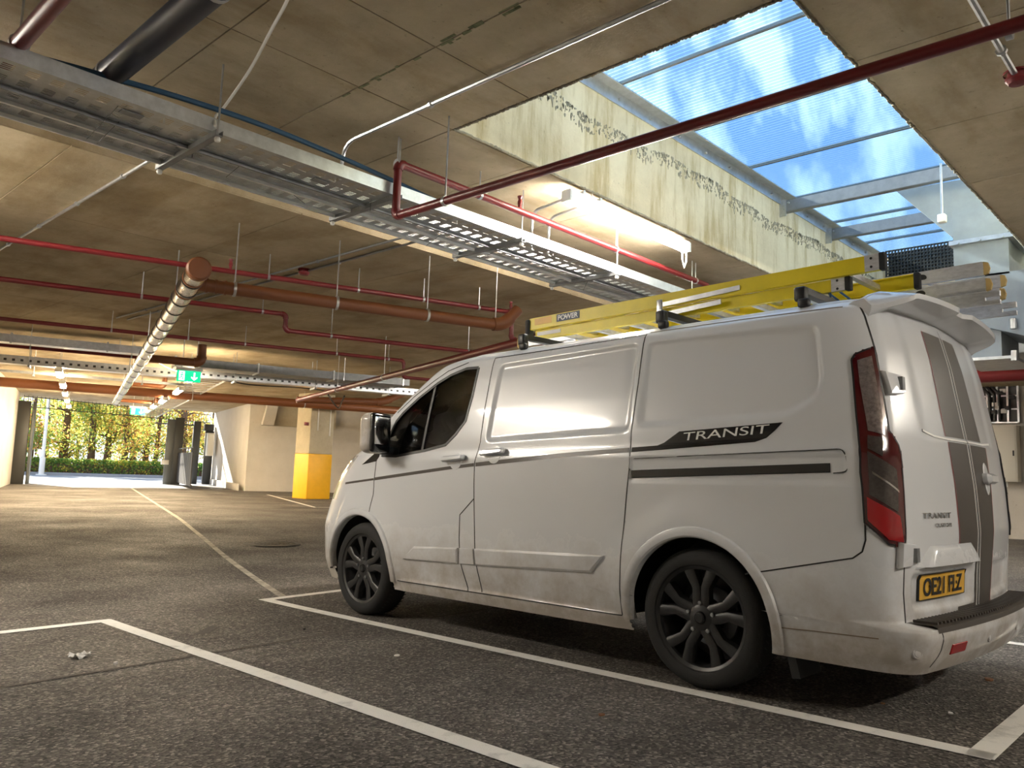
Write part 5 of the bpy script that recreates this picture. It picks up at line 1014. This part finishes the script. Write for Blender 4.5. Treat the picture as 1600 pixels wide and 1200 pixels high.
specs = [(45, 1.4, 'leftmost tree outside, rusty lower leaves beside the lamp post', {'leaf_green': 2400, 'leaf_rust': 1800, 'leaf_yellow': 1200}), (95, 3.0, 'second tree from the left outside the exit', {'leaf_yellow': 3000, 'leaf_green': 1600}), (140, 1.8, 'thin tree in the middle of the exit opening', {'leaf_green': 2200, 'leaf_yellow': 2600}), (192, 1.2, 'tree with thick reddish trunk in the exit opening', {'leaf_yellow': 2800, 'leaf_rust': 1200, 'leaf_green': 1000}), (240, 2.0, 'tree just left of the open right gate leaf', {'leaf_green': 2600, 'leaf_yellow': 1800, 'leaf_rust': 800}), (283, 1.0, 'rusty trunked tree behind the slatted gate', {'leaf_yellow': 2400, 'leaf_rust': 1400}), (325, 3.5, 'rightmost tree behind the gate operator', {'leaf_yellow': 2200, 'leaf_green': 1500}), (5, 4.0, 'far left tree partly hidden by the left wall', {'leaf_green': 3000, 'leaf_yellow': 1500}),
         (70, 9, 'dense background tree behind the lamp post', {'leaf_green': 3500, 'leaf_yellow': 2500}), (165, 9, 'dense background tree behind the middle of the exit', {'leaf_yellow': 3500, 'leaf_green': 2500}), (225, 10, 'dense background tree towards the right of the exit', {'leaf_green': 3500, 'leaf_yellow': 2500}), (300, 9, 'dense background tree seen through the slatted gate opening', {'leaf_yellow': 3500, 'leaf_green': 2500}), (118, 13, 'farthest pale tree left of the exit middle', {'leaf_green': 3500, 'leaf_rust': 2000}), (205, 14, 'farthest pale tree right of the exit middle', {'leaf_green': 4000, 'leaf_rust': 1500})]
for i, (u, dist, lab, mix) in enumerate(specs):
    q = line_u(A_+CD*dist, DD, u); tree(q, 5.5+.4*(i % 3), .12+.03*((i*7) % 4), 1.9 if dist < 8 else 3.0, lab, mix, 20+i, .3*math.sin(i*2.1))
hq0 = line_u(A_+CD*.5, DD, 18); hq1 = line_u(A_+CD*.5, DD, 345); hd = thing('hedge', 'low clipped green hedge along the kerb outside the exit', 'hedge', (hq0[0], hq0[1], 0)); L = np.linalg.norm(hq1-hq0); n = 12000
P_ = np.stack([rng.uniform(0, L, n), rng.uniform(-.35, .35, n), .05+.85*rng.random(n)**.7], 1); leaves('leaves', 'leaf_hedge', hd, P_[:, :1]*DD+P_[:, 1:2]*CD+P_[:, 2:]*np.array([0, 0, 1.]), .07); P2 = P_[::4]; leaves('new_leaves', 'leaf_yellow', hd, P2[:, :1]*DD+(P2[:, 1:2]-.05)*CD+(P2[:, 2:]+.05)*np.array([0, 0, 1.]), .06)
MB().bar(np.array([0, 0, .35]), DD*L+np.array([0, 0, .35]), .4, .6).build('woody_core', 'bark', hd)

# ------------------------------------------------------------------ small things on the floor
def floor_at(u, v):
    r = ray(u, v); t = 1.
    for _ in range(40): q = CAM+r*t; t *= (CAM[2]-zf(q[0], q[1]))/(CAM[2]-q[2])
    return CAM+r*t
q = floor_at(425, 850); dr = thing('drain_cover', 'round cast iron drain cover in the aisle before the van', 'drain cover', (q[0], q[1], q[2]+.002)); MB().lathe([(0, .004), (.30, .004), (.31, .0)], (0, 0, 0), (0, 0, 1), 32).build('lid', 'iron', dr); MB().lathe([(.32, .0), (.32, .006), (.38, .005), (.39, 0)], (0, 0, 0), (0, 0, 1), 32).build('ring', 'iron', dr)
for i in range(5): MB().box((-.18+i*.09, 0, .006), (.03, .36-.05*abs(i-2), .005)).build('slot', 'black_plastic', dr)
q = floor_at(124, 1028); b = MB(); N = 9; vs = []; fs = []
for i in range(N):
    for j in range(N): x, y = (i/(N-1)-.5)*.11, (j/(N-1)-.5)*.08; vs.append((x+rng.normal(0, .004), y+rng.normal(0, .004), max(.003, .016+rng.normal(0, .004)+.014*math.sin(i*1.3)*math.cos(j*.9))))
for i in range(N-1):
    for j in range(N-1): fs.append((i*N+j, i*N+j+1, (i+1)*N+j+1, (i+1)*N+j))
o = b.add(vs, fs).build('crumpled_tissue', 'paper'); o.location = q; tag(o, 'crumpled white tissue lying in the left parking bay', 'litter')
def scrap(u, v, r, label, m, flat=.25):
    q = floor_at(u, v); b = MB(); n = 7; P = [(r*rng.uniform(.6, 1.1)*math.cos(a), r*rng.uniform(.5, 1.)*math.sin(a)) for a in np.linspace(0, 2*math.pi, n+1)[:-1]]; b.prism(P, lambda a, c, t: (a, c, t+.1*a*flat), .001, r*flat+.002); o = b.build('litter_scrap', m); o.location = q; tag(o, label, 'litter')
scrap(180, 1038, .013, 'small pale pebble right of the tissue', 'paper', .8); scrap(434, 1061, .012, 'small white scrap beside the left bay line', 'paper'); scrap(620, 1025, .02, 'tiny pale scrap between the two bay lines', 'paper'); scrap(940, 1118, .018, 'brown dead leaf between the bay lines', 'leaf_litter'); scrap(475, 984, .01, 'black chip on the asphalt joint', 'black_plastic', .9); scrap(1545, 1063, .03, 'brown dead leaf behind the van rear bumper', 'leaf_litter'); scrap(1485, 1115, .015, 'pale leaf fragment inside the van bay', 'paper'); scrap(1380, 1100, .012, 'orange leaf fragment under the van rear', 'leaf_litter')
q = floor_at(325, 985); b = MB(); b.prism([(.14*math.cos(a)*(1+.2*math.sin(3*a)), .05*math.sin(a)*(1+.3*math.cos(2*a))) for a in np.linspace(0, 2*math.pi, 24)[:-1]], lambda a, c, t: (a*.7-c*.7, a*.7+c*.7, t), .001, .003); o = b.build('oil_stain', 'iron', floor); o.location = q
